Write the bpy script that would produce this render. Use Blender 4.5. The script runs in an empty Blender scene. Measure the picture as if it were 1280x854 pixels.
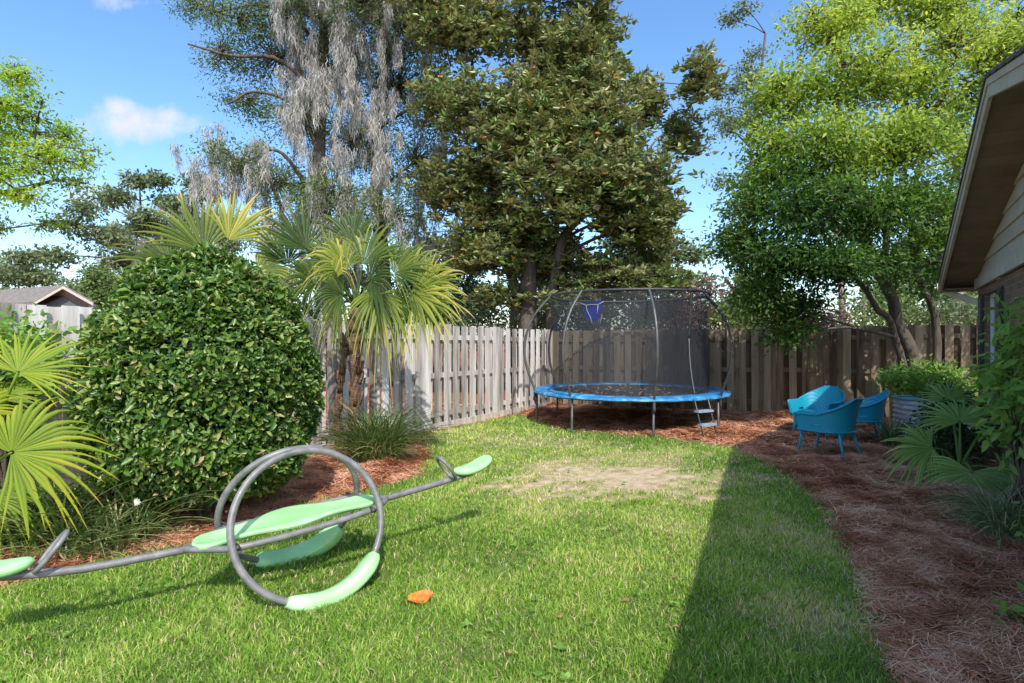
import bpy, math, random
import numpy as np
from mathutils import Vector, Matrix
R = np.random.default_rng(7)
random.seed(7)
sc = bpy.context.scene
COL = sc.collection
F, CH = 700.0, 1.565                       # focal length in photo pixels, eye height


def W(px, py, Y):                          # photo pixel + depth -> world point
    return np.array([(px - 640) / F * Y, Y, CH - (py - 427) / F * Y])


def G(px, py):                             # ground point seen at a pixel
    Y = CH * F / (py - 427)
    return np.array([(px - 640) / F * Y, Y, 0.0])


# ------------------------------------------------------------------ mesh helpers
class MB:
    def __init__(s):
        s.V, s.F, s.T, s.n = [], [], [], 0

    def add(s, V, faces, tint=0.5):
        V = np.asarray(V, float).reshape(-1, 3)
        for f in faces:
            f = np.asarray(f, np.int64)
            if f.size:
                s.F.append(f + s.n)
        s.V.append(V)
        s.T.append(np.broadcast_to(np.asarray(tint, float), (len(V),)).copy())
        s.n += len(V)
        return s

    def build(s, name, mat, parent=None, smooth=True):
        V = np.concatenate(s.V)
        T = np.concatenate(s.T)
        if parent is not None:
            V = V - np.array(WORLD.get(parent.name, (0, 0, 0)))
        me = bpy.data.meshes.new(name)
        me.vertices.add(len(V))
        me.vertices.foreach_set('co', V.astype(np.float32).ravel())
        li = np.concatenate([f.ravel() for f in s.F])
        tot = np.concatenate([np.full(len(f), f.shape[1]) for f in s.F])
        st = np.concatenate([[0], np.cumsum(tot)[:-1]])
        me.loops.add(len(li))
        me.loops.foreach_set('vertex_index', li.astype(np.int32))
        me.polygons.add(len(tot))
        me.polygons.foreach_set('loop_start', st.astype(np.int32))
        me.polygons.foreach_set('use_smooth', np.full(len(tot), smooth))
        a = me.attributes.new('tint', 'FLOAT', 'POINT')
        a.data.foreach_set('value', T.astype(np.float32))
        me.update()
        me.materials.append(mat)
        o = bpy.data.objects.new(name, me)
        COL.objects.link(o)
        if parent is not None:
            o.parent = parent
            WORLD[o.name] = WORLD.get(parent.name, (0, 0, 0))
        return o

    # ---- shapes
    def box(s, c, size, M=None, tint=0.5):
        h = np.array(size) / 2
        P = np.array([[x, y, z] for x in (-1, 1) for y in (-1, 1) for z in (-1, 1)]) * h
        if M is not None:
            P = P @ np.asarray(M).T
        s.add(P + np.asarray(c), [[[0, 1, 3, 2], [4, 6, 7, 5], [0, 4, 5, 1], [2, 3, 7, 6], [0, 2, 6, 4], [1, 5, 7, 3]]], tint)
        return s

    def tube(s, path, rad, k=8, closed=False, cap=True, tint=0.5):
        P = np.asarray(path, float)
        n = len(P)
        r = np.broadcast_to(np.asarray(rad, float), (n,))
        if closed:
            T = np.roll(P, -1, 0) - np.roll(P, 1, 0)
        else:
            T = np.gradient(P, axis=0)
        T /= np.linalg.norm(T, axis=1)[:, None] + 1e-12
        ref = np.array([0, 0, 1.0]) if abs(T[0, 2]) < .9 else np.array([1.0, 0, 0])
        A = np.zeros_like(P)
        u = np.cross(T[0], ref); u /= np.linalg.norm(u)
        for i in range(n):
            u = u - T[i] * np.dot(u, T[i]); u /= np.linalg.norm(u) + 1e-12
            A[i] = u
        B = np.cross(T, A)
        a = np.arange(k) / k * 2 * np.pi
        V = (P[:, None] + r[:, None, None] * (np.cos(a)[None, :, None] * A[:, None] + np.sin(a)[None, :, None] * B[:, None])).reshape(-1, 3)
        m = n if closed else n - 1
        i = np.arange(m)[:, None]; j = np.arange(k)[None]
        i2 = (i + 1) % n; j2 = (j + 1) % k
        q = np.stack([i * k + j, i * k + j2, i2 * k + j2, i2 * k + j], -1).reshape(-1, 4)
        faces = [q]
        if cap and not closed:
            faces += [np.arange(k)[::-1][None], (np.arange(k) + (n - 1) * k)[None]]
        return s.add(V, faces, tint)

    def grid(s, P, tint=0.5, mask=None, closeu=False):        # P: (m,n,3)
        m, n = P.shape[:2]
        i = np.arange(m if closeu else m - 1)[:, None]; j = np.arange(n - 1)[None]
        i2 = (i + 1) % m
        q = np.stack([i * n + j, i2 * n + j, i2 * n + j + 1, i * n + j + 1], -1)
        if mask is not None:
            q = q[mask]
        return s.add(P.reshape(-1, 3), [q.reshape(-1, 4)], tint if np.isscalar(tint) else np.asarray(tint).ravel())

    def prism(s, poly, ext, tint=0.5):                        # convex polygon (n,3) extruded by ext
        P = np.asarray(poly, float); n = len(P)
        V = np.concatenate([P, P + np.asarray(ext)])
        i = np.arange(n)
        q = np.stack([i, (i + 1) % n, (i + 1) % n + n, i + n], -1)
        return s.add(V, [i[::-1][None], (i + n)[None], q], tint)


WORLD = {}


def norm(v):
    v = np.asarray(v, float)
    return v / (np.linalg.norm(v, axis=-1, keepdims=True) + 1e-12)


def spline(pts, n):
    P = np.asarray(pts, float)
    t = np.linspace(0, len(P) - 1, n)
    Q = np.vstack([2 * P[0] - P[1], P, 2 * P[-1] - P[-2]])
    i = np.minimum(t.astype(int), len(P) - 2); f = (t - i)[:, None]
    p0, p1, p2, p3 = Q[i], Q[i + 1], Q[i + 2], Q[i + 3]
    return .5 * (2 * p1 + (p2 - p0) * f + (2 * p0 - 5 * p1 + 4 * p2 - p3) * f ** 2 + (3 * p1 - p0 - 3 * p2 + p3) * f ** 3)


def tag(o, label=None, cat=None, group=None, kind=None):
    if label: o['label'] = label
    if cat: o['category'] = cat
    if group: o['group'] = group
    if kind: o['kind'] = kind
    return o


def thing(name, label, cat, loc=(0, 0, 0), group=None):
    o = bpy.data.objects.new(name, None)
    COL.objects.link(o)
    o.location = tuple(float(v) for v in loc)
    o.empty_display_size = .1
    WORLD[o.name] = np.array(loc, float)
    return tag(o, label, cat, group)


# ------------------------------------------------------------------ materials
def nt(name):
    m = bpy.data.materials.new(name); m.use_nodes = True
    t = m.node_tree
    for n in list(t.nodes): t.nodes.remove(n)
    return m, t, t.nodes, t.links


def ramp(N, stops):
    r = N.new('ShaderNodeValToRGB')
    e = r.color_ramp.elements
    while len(e) < len(stops): e.new(.5)
    for k, (p, c) in enumerate(stops):
        e[k].position = p; e[k].color = (*c, 1)
    return r


def math_(N, L, op, a, b=None):
    n = N.new('ShaderNodeMath'); n.operation = op
    for k, v in enumerate((a, b)):
        if v is None: continue
        if isinstance(v, (int, float)): n.inputs[k].default_value = v
        else: L.new(v, n.inputs[k])
    return n.outputs[0]


def noise(N, L, scale, detail=4, stretch=(1, 1, 1), rough=.6):
    tc = N.new('ShaderNodeTexCoord'); mp = N.new('ShaderNodeMapping')
    mp.inputs['Scale'].default_value = stretch
    L.new(tc.outputs['Object'], mp.inputs[0])
    n = N.new('ShaderNodeTexNoise'); n.inputs['Scale'].default_value = scale
    n.inputs['Detail'].default_value = detail; n.inputs['Roughness'].default_value = rough
    L.new(mp.outputs[0], n.inputs['Vector'])
    return n


def mat(name, stops, scale=5, rough=.7, bump=.2, stretch=(1, 1, 1), tint=.3, detail=5, metal=0, spec=.5, bumpscale=None, contrast=1.6, coat=0, dist=.01):
    m, t, N, L = nt(name)
    out = N.new('ShaderNodeOutputMaterial'); b = N.new('ShaderNodeBsdfPrincipled')
    L.new(b.outputs[0], out.inputs[0])
    n = noise(N, L, scale, detail, stretch)
    at = N.new('ShaderNodeAttribute'); at.attribute_name = 'tint'
    v = math_(N, L, 'SUBTRACT', n.outputs[0], .5)
    v = math_(N, L, 'MULTIPLY', v, contrast)
    w = math_(N, L, 'SUBTRACT', at.outputs['Fac'], .5)
    w = math_(N, L, 'MULTIPLY', w, tint)
    v = math_(N, L, 'ADD', v, w); v = math_(N, L, 'ADD', v, .5)
    r = ramp(N, stops); L.new(v, r.inputs[0]); L.new(r.outputs[0], b.inputs['Base Color'])
    b.inputs['Roughness'].default_value = rough; b.inputs['Metallic'].default_value = metal
    b.inputs['Specular IOR Level'].default_value = spec
    b.inputs['Coat Weight'].default_value = coat
    if bump:
        n2 = noise(N, L, bumpscale or scale * 2, 5, stretch)
        bp = N.new('ShaderNodeBump'); bp.inputs['Strength'].default_value = bump; bp.inputs['Distance'].default_value = dist
        L.new(n2.outputs[0], bp.inputs['Height']); L.new(bp.outputs[0], b.inputs['Normal'])
    return m


def leafmat(name, stops, trans=.35, rough=.45, spec=.4, back=None, ns=1.2, nc=.5):
    m, t, N, L = nt(name)
    out = N.new('ShaderNodeOutputMaterial'); b = N.new('ShaderNodeBsdfPrincipled'); tr = N.new('ShaderNodeBsdfTranslucent')
    mx = N.new('ShaderNodeMixShader'); mx.inputs[0].default_value = trans
    L.new(b.outputs[0], mx.inputs[1]); L.new(tr.outputs[0], mx.inputs[2]); L.new(mx.outputs[0], out.inputs[0])
    at = N.new('ShaderNodeAttribute'); at.attribute_name = 'tint'
    n = noise(N, L, ns, 2)
    v = math_(N, L, 'MULTIPLY', math_(N, L, 'SUBTRACT', n.outputs[0], .5), nc)
    v = math_(N, L, 'ADD', v, at.outputs['Fac'])
    r = ramp(N, stops); L.new(v, r.inputs[0])
    colr = r.outputs[0]
    if back:
        g = N.new('ShaderNodeNewGeometry'); mc = N.new('ShaderNodeMix'); mc.data_type = 'RGBA'
        L.new(g.outputs['Backfacing'], mc.inputs[0]); L.new(colr, mc.inputs[6]); mc.inputs[7].default_value = (*back, 1)
        colr = mc.outputs[2]
    L.new(colr, b.inputs['Base Color'])
    hs = N.new('ShaderNodeHueSaturation'); hs.inputs['Value'].default_value = 1.7; hs.inputs['Saturation'].default_value = 1.05
    L.new(colr, hs.inputs['Color']); L.new(hs.outputs[0], tr.inputs[0])
    b.inputs['Roughness'].default_value = rough; b.inputs['Specular IOR Level'].default_value = spec
    return m


M = {}
M['grass'] = leafmat('grass_blade', [(0, (.075, .16, .022)), (.4, (.21, .37, .05)), (.75, (.46, .58, .12)), (.92, (.66, .56, .30)), (1, (.70, .54, .36))], .32, .6, .15, ns=.7, nc=.55)
M['lawn'] = mat('lawn_soil', [(0, (.08, .10, .025)), (.4, (.17, .20, .055)), (.75, (.36, .30, .16)), (1, (.56, .42, .29))], 9, .95, .8, tint=.8, contrast=1.3, bumpscale=60, detail=8)
M['straw'] = mat('pine_needle', [(0, (.20, .06, .025)), (.5, (.66, .29, .155)), (1, (1.0, .66, .44))], 2.5, .95, 0, tint=1.0, spec=.05)
M['ground'] = mat('bed_soil', [(0, (.05, .02, .012)), (.5, (.22, .09, .05)), (1, (.45, .20, .10))], 9, .95, .8, bumpscale=70, detail=9, spec=.1)
M['bark'] = mat('bark', [(0, (.035, .027, .02)), (.5, (.10, .08, .062)), (1, (.20, .175, .14))], 7, .9, .7, (1, 1, .25), dist=.03)
M['bark_pale'] = mat('pale_bark', [(0, (.12, .10, .085)), (.5, (.25, .22, .19)), (1, (.4, .36, .32))], 7, .9, .6, (1, 1, .25), dist=.03)
M['palmbark'] = mat('palm_trunk', [(0, (.05, .03, .018)), (.5, (.17, .10, .06)), (1, (.32, .21, .13))], 9, .9, .8, (1, 1, 2.5), dist=.04)
M['moss'] = leafmat('spanish_moss', [(0, (.18, .18, .165)), (.5, (.42, .415, .385)), (1, (.66, .65, .61))], .25, .9, .1)
M['l_moss'] = leafmat('cypress_leaf', [(0, (.04, .085, .02)), (.5, (.12, .19, .05)), (1, (.25, .33, .11))])
M['l_mag'] = leafmat('magnolia_leaf', [(0, (.035, .08, .018)), (.45, (.12, .20, .038)), (.8, (.31, .39, .12)), (.93, (.46, .34, .08)), (1, (.50, .22, .05))], .25, .36, .5, back=(.20, .21, .07))
M['l_right'] = leafmat('camphor_leaf', [(0, (.035, .09, .018)), (.45, (.13, .23, .03)), (.75, (.30, .39, .055)), (1, (.50, .55, .10))], .45, .45, .4)
M['l_dark'] = leafmat('holly_leaf', [(0, (.02, .05, .018)), (.5, (.05, .11, .035)), (1, (.11, .19, .06))], .25, .4, .4)
M['l_left'] = leafmat('young_oak_leaf', [(0, (.12, .22, .025)), (.5, (.27, .42, .04)), (1, (.48, .60, .08))], .45, .5, .3)
M['l_oak'] = leafmat('oak_leaf', [(0, (.07, .11, .045)), (.5, (.17, .22, .10)), (1, (.32, .35, .17))], .3, .6, .2)
M['l_hedge'] = leafmat('camellia_leaf', [(0, (.014, .042, .007)), (.45, (.06, .14, .018)), (.75, (.16, .26, .04)), (.92, (.33, .36, .11)), (1, (.42, .32, .18))], .25, .36, .5)
M['l_red'] = leafmat('red_leaf', [(0, (.10, .05, .045)), (.5, (.22, .12, .11)), (1, (.36, .26, .2))], .3, .6, .2)
M['l_pale'] = leafmat('pale_leaf', [(0, (.07, .12, .035)), (.5, (.16, .23, .07)), (1, (.28, .36, .12))], .35, .5, .3)
M['l_planter'] = leafmat('bed_shrub_leaf', [(0, (.08, .17, .03)), (.5, (.22, .38, .08)), (1, (.46, .60, .18))], .4, .55, .15)
M['frond_y'] = leafmat('yellow_green_frond', [(0, (.08, .15, .02)), (.5, (.24, .34, .03)), (.85, (.50, .44, .04)), (1, (.52, .36, .08))], .4, .5, .25, ns=2, nc=.3)
M['frond'] = leafmat('palmetto_frond', [(0, (.03, .055, .014)), (.35, (.08, .135, .025)), (.6, (.22, .27, .04)), (.8, (.50, .45, .09)), (1, (.62, .46, .22))], .3, .5, .3, ns=2, nc=.4)
M['frond_g'] = leafmat('deep_green_frond', [(0, (.08, .16, .04)), (.5, (.22, .36, .09)), (.88, (.48, .60, .22)), (1, (.60, .40, .12))], .35, .55, .15, ns=2, nc=.3)
M['strap'] = leafmat('strap_leaf', [(0, (.04, .085, .02)), (.5, (.12, .19, .05)), (.85, (.30, .33, .14)), (1, (.55, .46, .28))], .3, .4, .4)
M['strap_g'] = leafmat('grey_strap_leaf', [(0, (.09, .13, .06)), (.5, (.25, .31, .15)), (1, (.60, .62, .38))], .3, .55, .15)
M['fence_pale'] = mat('weathered_pale_wood', [(0, (.17, .145, .125)), (.4, (.44, .405, .37)), (1, (.76, .73, .70))], 3, .85, .4, (4, 4, .35), tint=.8, detail=8, dist=.006)
M['fence_dark'] = mat('weathered_brown_wood', [(0, (.075, .05, .028)), (.45, (.21, .155, .09)), (1, (.36, .29, .19))], 3, .85, .4, (4, 4, .35), tint=1.0, detail=8, dist=.006)
M['tube'] = mat('grey_painted_steel', [(0, (.09, .09, .09)), (.5, (.17, .168, .168)), (1, (.28, .27, .26))], 14, .45, .10, tint=.1, spec=.5, coat=.15)
M['plastic'] = mat('mint_plastic', [(0, (.26, .56, .22)), (.5, (.36, .68, .31)), (1, (.48, .76, .43))], 6, .38, .04, tint=.1, spec=.45)
M['tubeblack'] = mat('dark_steel', [(0, (.02, .02, .022)), (1, (.06, .06, .065))], 20, .5, .05)
M['polegrey'] = mat('galvanised_pole', [(0, (.045, .045, .045)), (1, (.15, .15, .148))], 8, .45, .05, metal=.3)
M['blue'] = mat('blue_vinyl', [(0, (.010, .09, .24)), (.5, (.02, .19, .42)), (1, (.14, .42, .62))], 7, .5, .6, bumpscale=16, contrast=2.2, dist=.02)
M['mat'] = mat('black_mat', [(0, (.012, .012, .013)), (1, (.04, .038, .035))], 20, .8, .1)
M['white'] = mat('white_plastic', [(0, (.6, .6, .6)), (1, (.8, .8, .8))], 10, .5, 0)
M['royal'] = mat('royal_blue_plastic', [(0, (.01, .03, .35)), (1, (.02, .07, .55))], 8, .4, 0)
M['trim'] = mat('taupe_painted_trim', [(0, (.38, .34, .28)), (1, (.58, .53, .45))], 6, .6, .15, (1, 1, 1), tint=.2)
M['soffit'] = mat('brown_soffit_board', [(0, (.15, .11, .075)), (1, (.26, .20, .14))], 4, .75, .2, tint=.3)
M['shingle'] = mat('shingle', [(0, (.05, .045, .04)), (1, (.16, .15, .14))], 25, .95, .5, tint=.4)
M['farroof'] = mat('grey_brown_shingle', [(0, (.12, .105, .09)), (1, (.26, .235, .21))], 6, .95, .5, tint=.4)
M['farwall'] = mat('slate_grey_siding', [(0, (.07, .08, .09)), (1, (.12, .13, .14))], 2, .8, .1, (1, 1, 8))
M['dark'] = mat('dark_shutter', [(0, (.012, .012, .012)), (1, (.04, .04, .04))], 20, .5, .1)
M['curtain'] = mat('pale_blind', [(0, (.28, .27, .25)), (1, (.42, .41, .38))], 3, .8, .2, (1, 1, 12))
M['galv'] = mat('galvanised_sheet', [(0, (.30, .31, .32)), (.5, (.52, .54, .55)), (1, (.72, .74, .75))], 7, .5, .1, (1, 1, 3), metal=.1)
M['zip'] = mat('grey_zip', [(0, (.16, .16, .17)), (1, (.3, .3, .31))], 20, .6, 0)
M['gutter'] = mat('cream_gutter', [(0, (.55, .51, .44)), (1, (.78, .74, .66))], 8, .5, .1)
M['tread'] = mat('pale_blue_tread', [(0, (.16, .26, .38)), (1, (.34, .45, .58))], 9, .5, .1)
M['teal'] = mat('teal_paint', [(0, (.05, .24, .24)), (1, (.13, .42, .40))], 9, .5, .1)
M['soil'] = mat('potting_soil', [(0, (.02, .014, .01)), (1, (.07, .05, .035))], 30, .95, .6)
M['petal'] = leafmat('white_petal', [(0, (.7, .7, .66)), (1, (.85, .85, .8))], .3, .5, .3)
M['orange'] = leafmat('orange_leaf', [(0, (.38, .09, .02)), (.5, (.72, .24, .04)), (1, (.85, .5, .12))], .3, .5, .3, ns=28, nc=1.6)
M['tan'] = leafmat('tan_leaf', [(0, (.28, .16, .07)), (1, (.5, .36, .2))], .3, .6, .3)


def wicker():
    m, t, N, L = nt('blue_wicker')
    out = N.new('ShaderNodeOutputMaterial'); b = N.new('ShaderNodeBsdfPrincipled'); L.new(b.outputs[0], out.inputs[0])
    tc = N.new('ShaderNodeTexCoord')
    hs = []
    for ax, s in (('Z', 26), ('DIAGONAL', 15)):
        w = N.new('ShaderNodeTexWave'); w.bands_direction = ax; w.inputs['Scale'].default_value = s; w.inputs['Distortion'].default_value = 1
        L.new(tc.outputs['Object'], w.inputs[0]); hs.append(w.outputs['Fac'])
    h = math_(N, L, 'ADD', hs[0], math_(N, L, 'MULTIPLY', hs[1], .6))
    r = ramp(N, [(0, (.0, .12, .20)), (.45, (.008, .30, .46)), (1, (.02, .46, .64))])
    L.new(math_(N, L, 'MULTIPLY', h, .625), r.inputs[0]); L.new(r.outputs[0], b.inputs['Base Color'])
    bp = N.new('ShaderNodeBump'); bp.inputs['Strength'].default_value = .35; bp.inputs['Distance'].default_value = .003
    L.new(h, bp.inputs['Height']); L.new(bp.outputs[0], b.inputs['Normal']); b.inputs['Roughness'].default_value = .42
    return m


M['wicker'] = wicker()
M['bluepaint'] = mat('blue_painted_cane', [(0, (.005, .19, .32)), (1, (.02, .34, .5))], 20, .4, .15)


def brick():
    m, t, N, L = nt('red_brown_brick')
    out = N.new('ShaderNodeOutputMaterial'); b = N.new('ShaderNodeBsdfPrincipled'); L.new(b.outputs[0], out.inputs[0])
    uv = N.new('ShaderNodeUVMap')
    tc = N.new('ShaderNodeTexCoord'); sp = N.new('ShaderNodeSeparateXYZ'); L.new(tc.outputs['Object'], sp.inputs[0])
    # distance along the wall direction (0.549, 0.836)
    a = math_(N, L, 'ADD', math_(N, L, 'MULTIPLY', sp.outputs[0], .549), math_(N, L, 'MULTIPLY', sp.outputs[1], .836))
    cb = N.new('ShaderNodeCombineXYZ'); L.new(a, cb.inputs[0]); L.new(sp.outputs[2], cb.inputs[1])
    br = N.new('ShaderNodeTexBrick'); L.new(cb.outputs[0], br.inputs['Vector']); br.inputs['Scale'].default_value = 1
    br.inputs['Brick Width'].default_value = .21; br.inputs['Row Height'].default_value = .075; br.inputs['Mortar Size'].default_value = .006
    br.inputs['Color1'].default_value = (.15, .085, .055, 1); br.inputs['Color2'].default_value = (.23, .13, .085, 1); br.inputs['Mortar'].default_value = (.22, .18, .14, 1)
    L.new(br.outputs['Color'], b.inputs['Base Color']); b.inputs['Roughness'].default_value = .85
    bp = N.new('ShaderNodeBump'); bp.inputs['Strength'].default_value = .6; bp.inputs['Distance'].default_value = -.01
    L.new(br.outputs['Fac'], bp.inputs['Height']); L.new(bp.outputs[0], b.inputs['Normal'])
    return m


M['brick'] = brick()


def netmat():
    m, t, N, L = nt('black_safety_net')
    out = N.new('ShaderNodeOutputMaterial'); d = N.new('ShaderNodeBsdfPrincipled'); tr = N.new('ShaderNodeBsdfTransparent'); mx = N.new('ShaderNodeMixShader')
    n = noise(N, L, 1.5, 3)
    v = math_(N, L, 'ADD', math_(N, L, 'MULTIPLY', n.outputs[0], .4), .24)
    L.new(v, mx.inputs[0]); L.new(tr.outputs[0], mx.inputs[1]); L.new(d.outputs[0], mx.inputs[2]); L.new(mx.outputs[0], out.inputs[0])
    d.inputs['Base Color'].default_value = (.032, .034, .038, 1); d.inputs['Roughness'].default_value = .6
    return m


M['net'] = netmat()
gm, t_, N_, L_ = nt('window_glass')
o_ = N_.new('ShaderNodeOutputMaterial'); b_ = N_.new('ShaderNodeBsdfPrincipled'); L_.new(b_.outputs[0], o_.inputs[0])
b_.inputs['Base Color'].default_value = (.03, .035, .04, 1); b_.inputs['Roughness'].default_value = .05
M['glass'] = gm

# ------------------------------------------------------------------ yard plan
LAWN = np.array([(-9, 3.0), (-3.9, 3.35), (-3.25, 3.56), (-3.02, 3.95), (-2.49, 4.36), (-2.17, 4.91), (-1.61, 5.92), (-1.15, 6.5), (-1.15, 7.5), (-1.55, 9.35),
                 (-.9, 10.5), (.15, 12.0), (.35, 11.4), (.86, 10.05), (1.54, 9.6), (2.37, 9.13), (3.02, 8.56), (3.25, 8.11), (3.33, 7.25), (3.26, 6.33), (2.94, 5.14),
                 (2.63, 4.33), (2.4, 3.74), (2.12, 3.19), (1.83, 2.57), (1.5, 1.6), (1.2, -2), (-9, -2)])


def lawn_sd(x, y):                          # signed distance to the lawn edge, > 0 inside
    x = np.asarray(x, float); y = np.asarray(y, float)
    inside = np.zeros(x.shape, bool); d = np.full(x.shape, 1e9)
    n = len(LAWN)
    for i in range(n):
        x1, y1 = LAWN[i]; x2, y2 = LAWN[(i + 1) % n]
        c = ((y1 > y) != (y2 > y)) & (x < (x2 - x1) * (y - y1) / ((y2 - y1) + 1e-12) + x1)
        inside ^= c
        vx, vy = x2 - x1, y2 - y1
        t = np.clip(((x - x1) * vx + (y - y1) * vy) / (vx * vx + vy * vy), 0, 1)
        d = np.minimum(d, np.hypot(x - x1 - t * vx, y - y1 - t * vy))
    return np.where(inside, d, -d)


def fbm(x, y, s=1.0, seed=0):
    rr = np.random.default_rng(seed + 100); v = 0; a = 1
    for k in range(5):
        for j in range(7):
            th = rr.uniform(0, 6.28); ph = rr.uniform(0, 6.28); f = s * (1.9 ** k) * rr.uniform(.8, 1.2)
            v = v + a * np.sin((x * np.cos(th) + y * np.sin(th)) * f + ph)
        a *= .55
    return v / 6.6


def gz(x, y, sd=None):
    if sd is None: sd = lawn_sd(x, y)
    near = np.clip((40 - np.hypot(x, y)) / 20, 0, 1)
    bed = np.clip(-sd / .35, 0, 1)
    return near * (bed * (.045 + .085 * np.maximum(fbm(x, y, 4.5, 1), -.4) + .035 * fbm(x, y, 13, 2)) + .008 * fbm(x, y, 2, 3) - .01)


def bare(x, y):                             # worn patches, 0..1
    b = 0
    for cx, cy, rx, ry, s in ((1.2, 6.35, 1.35, .8, 1.1), (.45, 6.3, .5, .3, .6), (.55, 6.9, .7, .5, .7), (.3, 5.2, .5, .4, .35), (1.6, 7.4, 1.3, .7, .6), (1.25, 4.7, .5, .4, .25), (1.75, 3.1, .45, .3, .5), (2.3, 4.6, .3, .4, .3), (.4, 8.6, 1.2, .9, .4)):
        b = np.maximum(b, s * np.clip(1.35 - np.hypot((x - cx) / rx, (y - cy) / ry) + .5 * fbm(x, y, 5, 8) + .55 * fbm(x, y, 17, 28), 0, 1))
    return np.clip(b, 0, 1)


def axis(a, b, st):
    core = np.arange(a, b + 1e-6, st)
    out = [.3]
    while out[-1] < 1600: out.append(out[-1] * 1.35)
    out = np.array(out)
    return np.concatenate([a - out[::-1], core, b + out])


gx, gy = np.meshgrid(axis(-8, 11, .09), axis(-1.5, 15, .09), indexing='ij')
mb = MB(); mb.grid(np.stack([gx, gy, gz(gx, gy)], -1)[:, ::1])
tag(mb.build('ground', M['ground']), kind='structure')
gx, gy = np.meshgrid(np.arange(-8, 3.7, .06), np.arange(-1.5, 12.3, .06), indexing='ij')
sd = lawn_sd(gx + .06 * fbm(gx, gy, 9, 5), gy + .06 * fbm(gx, gy, 9, 6))
msk = (sd[:-1, :-1] > -.01)
mb = MB(); mb.grid(np.stack([gx, gy, gz(gx, gy) + .012], -1), .25 + .75 * bare(gx, gy), mask=msk)
tag(mb.build('lawn', M['lawn']), kind='structure')


def blades(x, y, z, h, w, tint, lean=.5):
    n = len(x)
    th = R.uniform(0, 2 * np.pi, n); la = R.uniform(0, 2 * np.pi, n); ll = h * R.uniform(.1, 1, n) * lean
    wx, wy = np.cos(th) * w / 2, np.sin(th) * w / 2
    B = np.stack([x, y, z], -1); D = np.stack([wx, wy, 0 * wx], -1)
    m1 = B + np.stack([np.cos(la) * ll * .35, np.sin(la) * ll * .35, h * .55], -1)
    tp = B + np.stack([np.cos(la) * ll * 1.2, np.sin(la) * ll * 1.2, h * (1 - .35 * (ll / h))], -1)
    V = np.stack([B - D, B + D, m1 + D * .8, m1 - D * .8, tp], 1).reshape(-1, 3)
    i = np.arange(n)[:, None] * 5
    return V, [i + np.array([0, 1, 2, 3]), i + np.array([3, 2, 4])], np.repeat(tint, 5)


def scatter(n, y0, y1, m=.8):
    y = y0 + (y1 - y0) * R.random(n) ** .8
    hw = y * .93 + m
    return (R.random(n) * 2 - 1) * hw, y


mb = MB()
for y0, y1, n, h, w in ((1.9, 3.6, 150000, .040, .0058), (3.4, 5.5, 160000, .040, .0072), (5.3, 8.2, 150000, .042, .010), (8.0, 12.2, 100000, .045, .015)):
    x, y = scatter(n, y0, y1)
    sd = lawn_sd(x + .05 * fbm(x, y, 9, 5), y + .05 * fbm(x, y, 9, 6))
    b = bare(x, y)
    k = (sd > -.03) & (R.random(n) > b * 1.0) & (R.random(n) > np.clip(.8 - sd * 4, 0, .75))
    x, y, b = x[k], y[k], b[k]
    cl = fbm(x, y, 6, 9); n = len(x)
    hh = h * (1 + .45 * cl) * R.uniform(.4, 1.55, n) * (1 - .45 * b)
    ti = np.clip(.42 + .22 * fbm(x, y, 1.3, 10) + .16 * cl + R.normal(0, .2, n) + .3 * b, 0, .9)
    ti = np.where(R.random(n) < .06 + .5 * b, R.uniform(.9, 1.1, n), ti)
    mb.add(*blades(x, y, gz(x, y) + .008, np.maximum(hh, .012), w * R.uniform(.6, 1.3, n), ti, .9))
tag(mb.build('grass', M['grass']), 'short green lawn grass with worn straw coloured patches', 'grass', kind='stuff')

# pine straw
mb = MB()
for y0, y1, n, w in ((2.0, 4.5, 150000, .0036), (4.3, 8, 150000, .0052), (7.8, 13.5, 110000, .009)):
    x, y = scatter(n, y0, y1)
    sd = lawn_sd(x, y)
    k = (sd < .12) & (R.random(n) > np.clip((sd + .02) * 8, 0, 1))
    x, y = x[k], y[k]; n = len(x)
    th = R.uniform(0, np.pi, n) + 1.5 * fbm(x, y, 3, 11); L = R.uniform(.08, .2, n)
    z = gz(x, y) + R.random(n) ** 2 * .045 + .006
    d = np.stack([np.cos(th), np.sin(th), R.normal(0, .10, n)], -1) * L[:, None] / 2
    p = np.stack([-np.sin(th), np.cos(th), 0 * th], -1) * (w / 2)
    C = np.stack([x, y, z], -1); bnd = p / w * 2 * (L * R.normal(0, .12, n))[:, None]
    up = np.array([0, 0, .006])
    V = np.stack([C - d - p, C - d + p, C + bnd + up + p, C + bnd + up - p, C + d + p, C + d - p], 1).reshape(-1, 3)
    V[:, 2] = np.maximum(V[:, 2], .004)
    i = np.arange(n)[:, None] * 6
    mb.add(V, [i + np.array([0, 1, 2, 3]), i + np.array([3, 2, 4, 5])], np.repeat(np.clip(R.normal(.5, .22, n) + .3 * fbm(x, y, 2.5, 12) + .35 * fbm(x, y, 11, 42), 0, 1), 6))
tag(mb.build('pine_straw', M['straw']), 'reddish brown pine straw mulch covering the planting beds', 'pine straw', kind='stuff')


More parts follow.
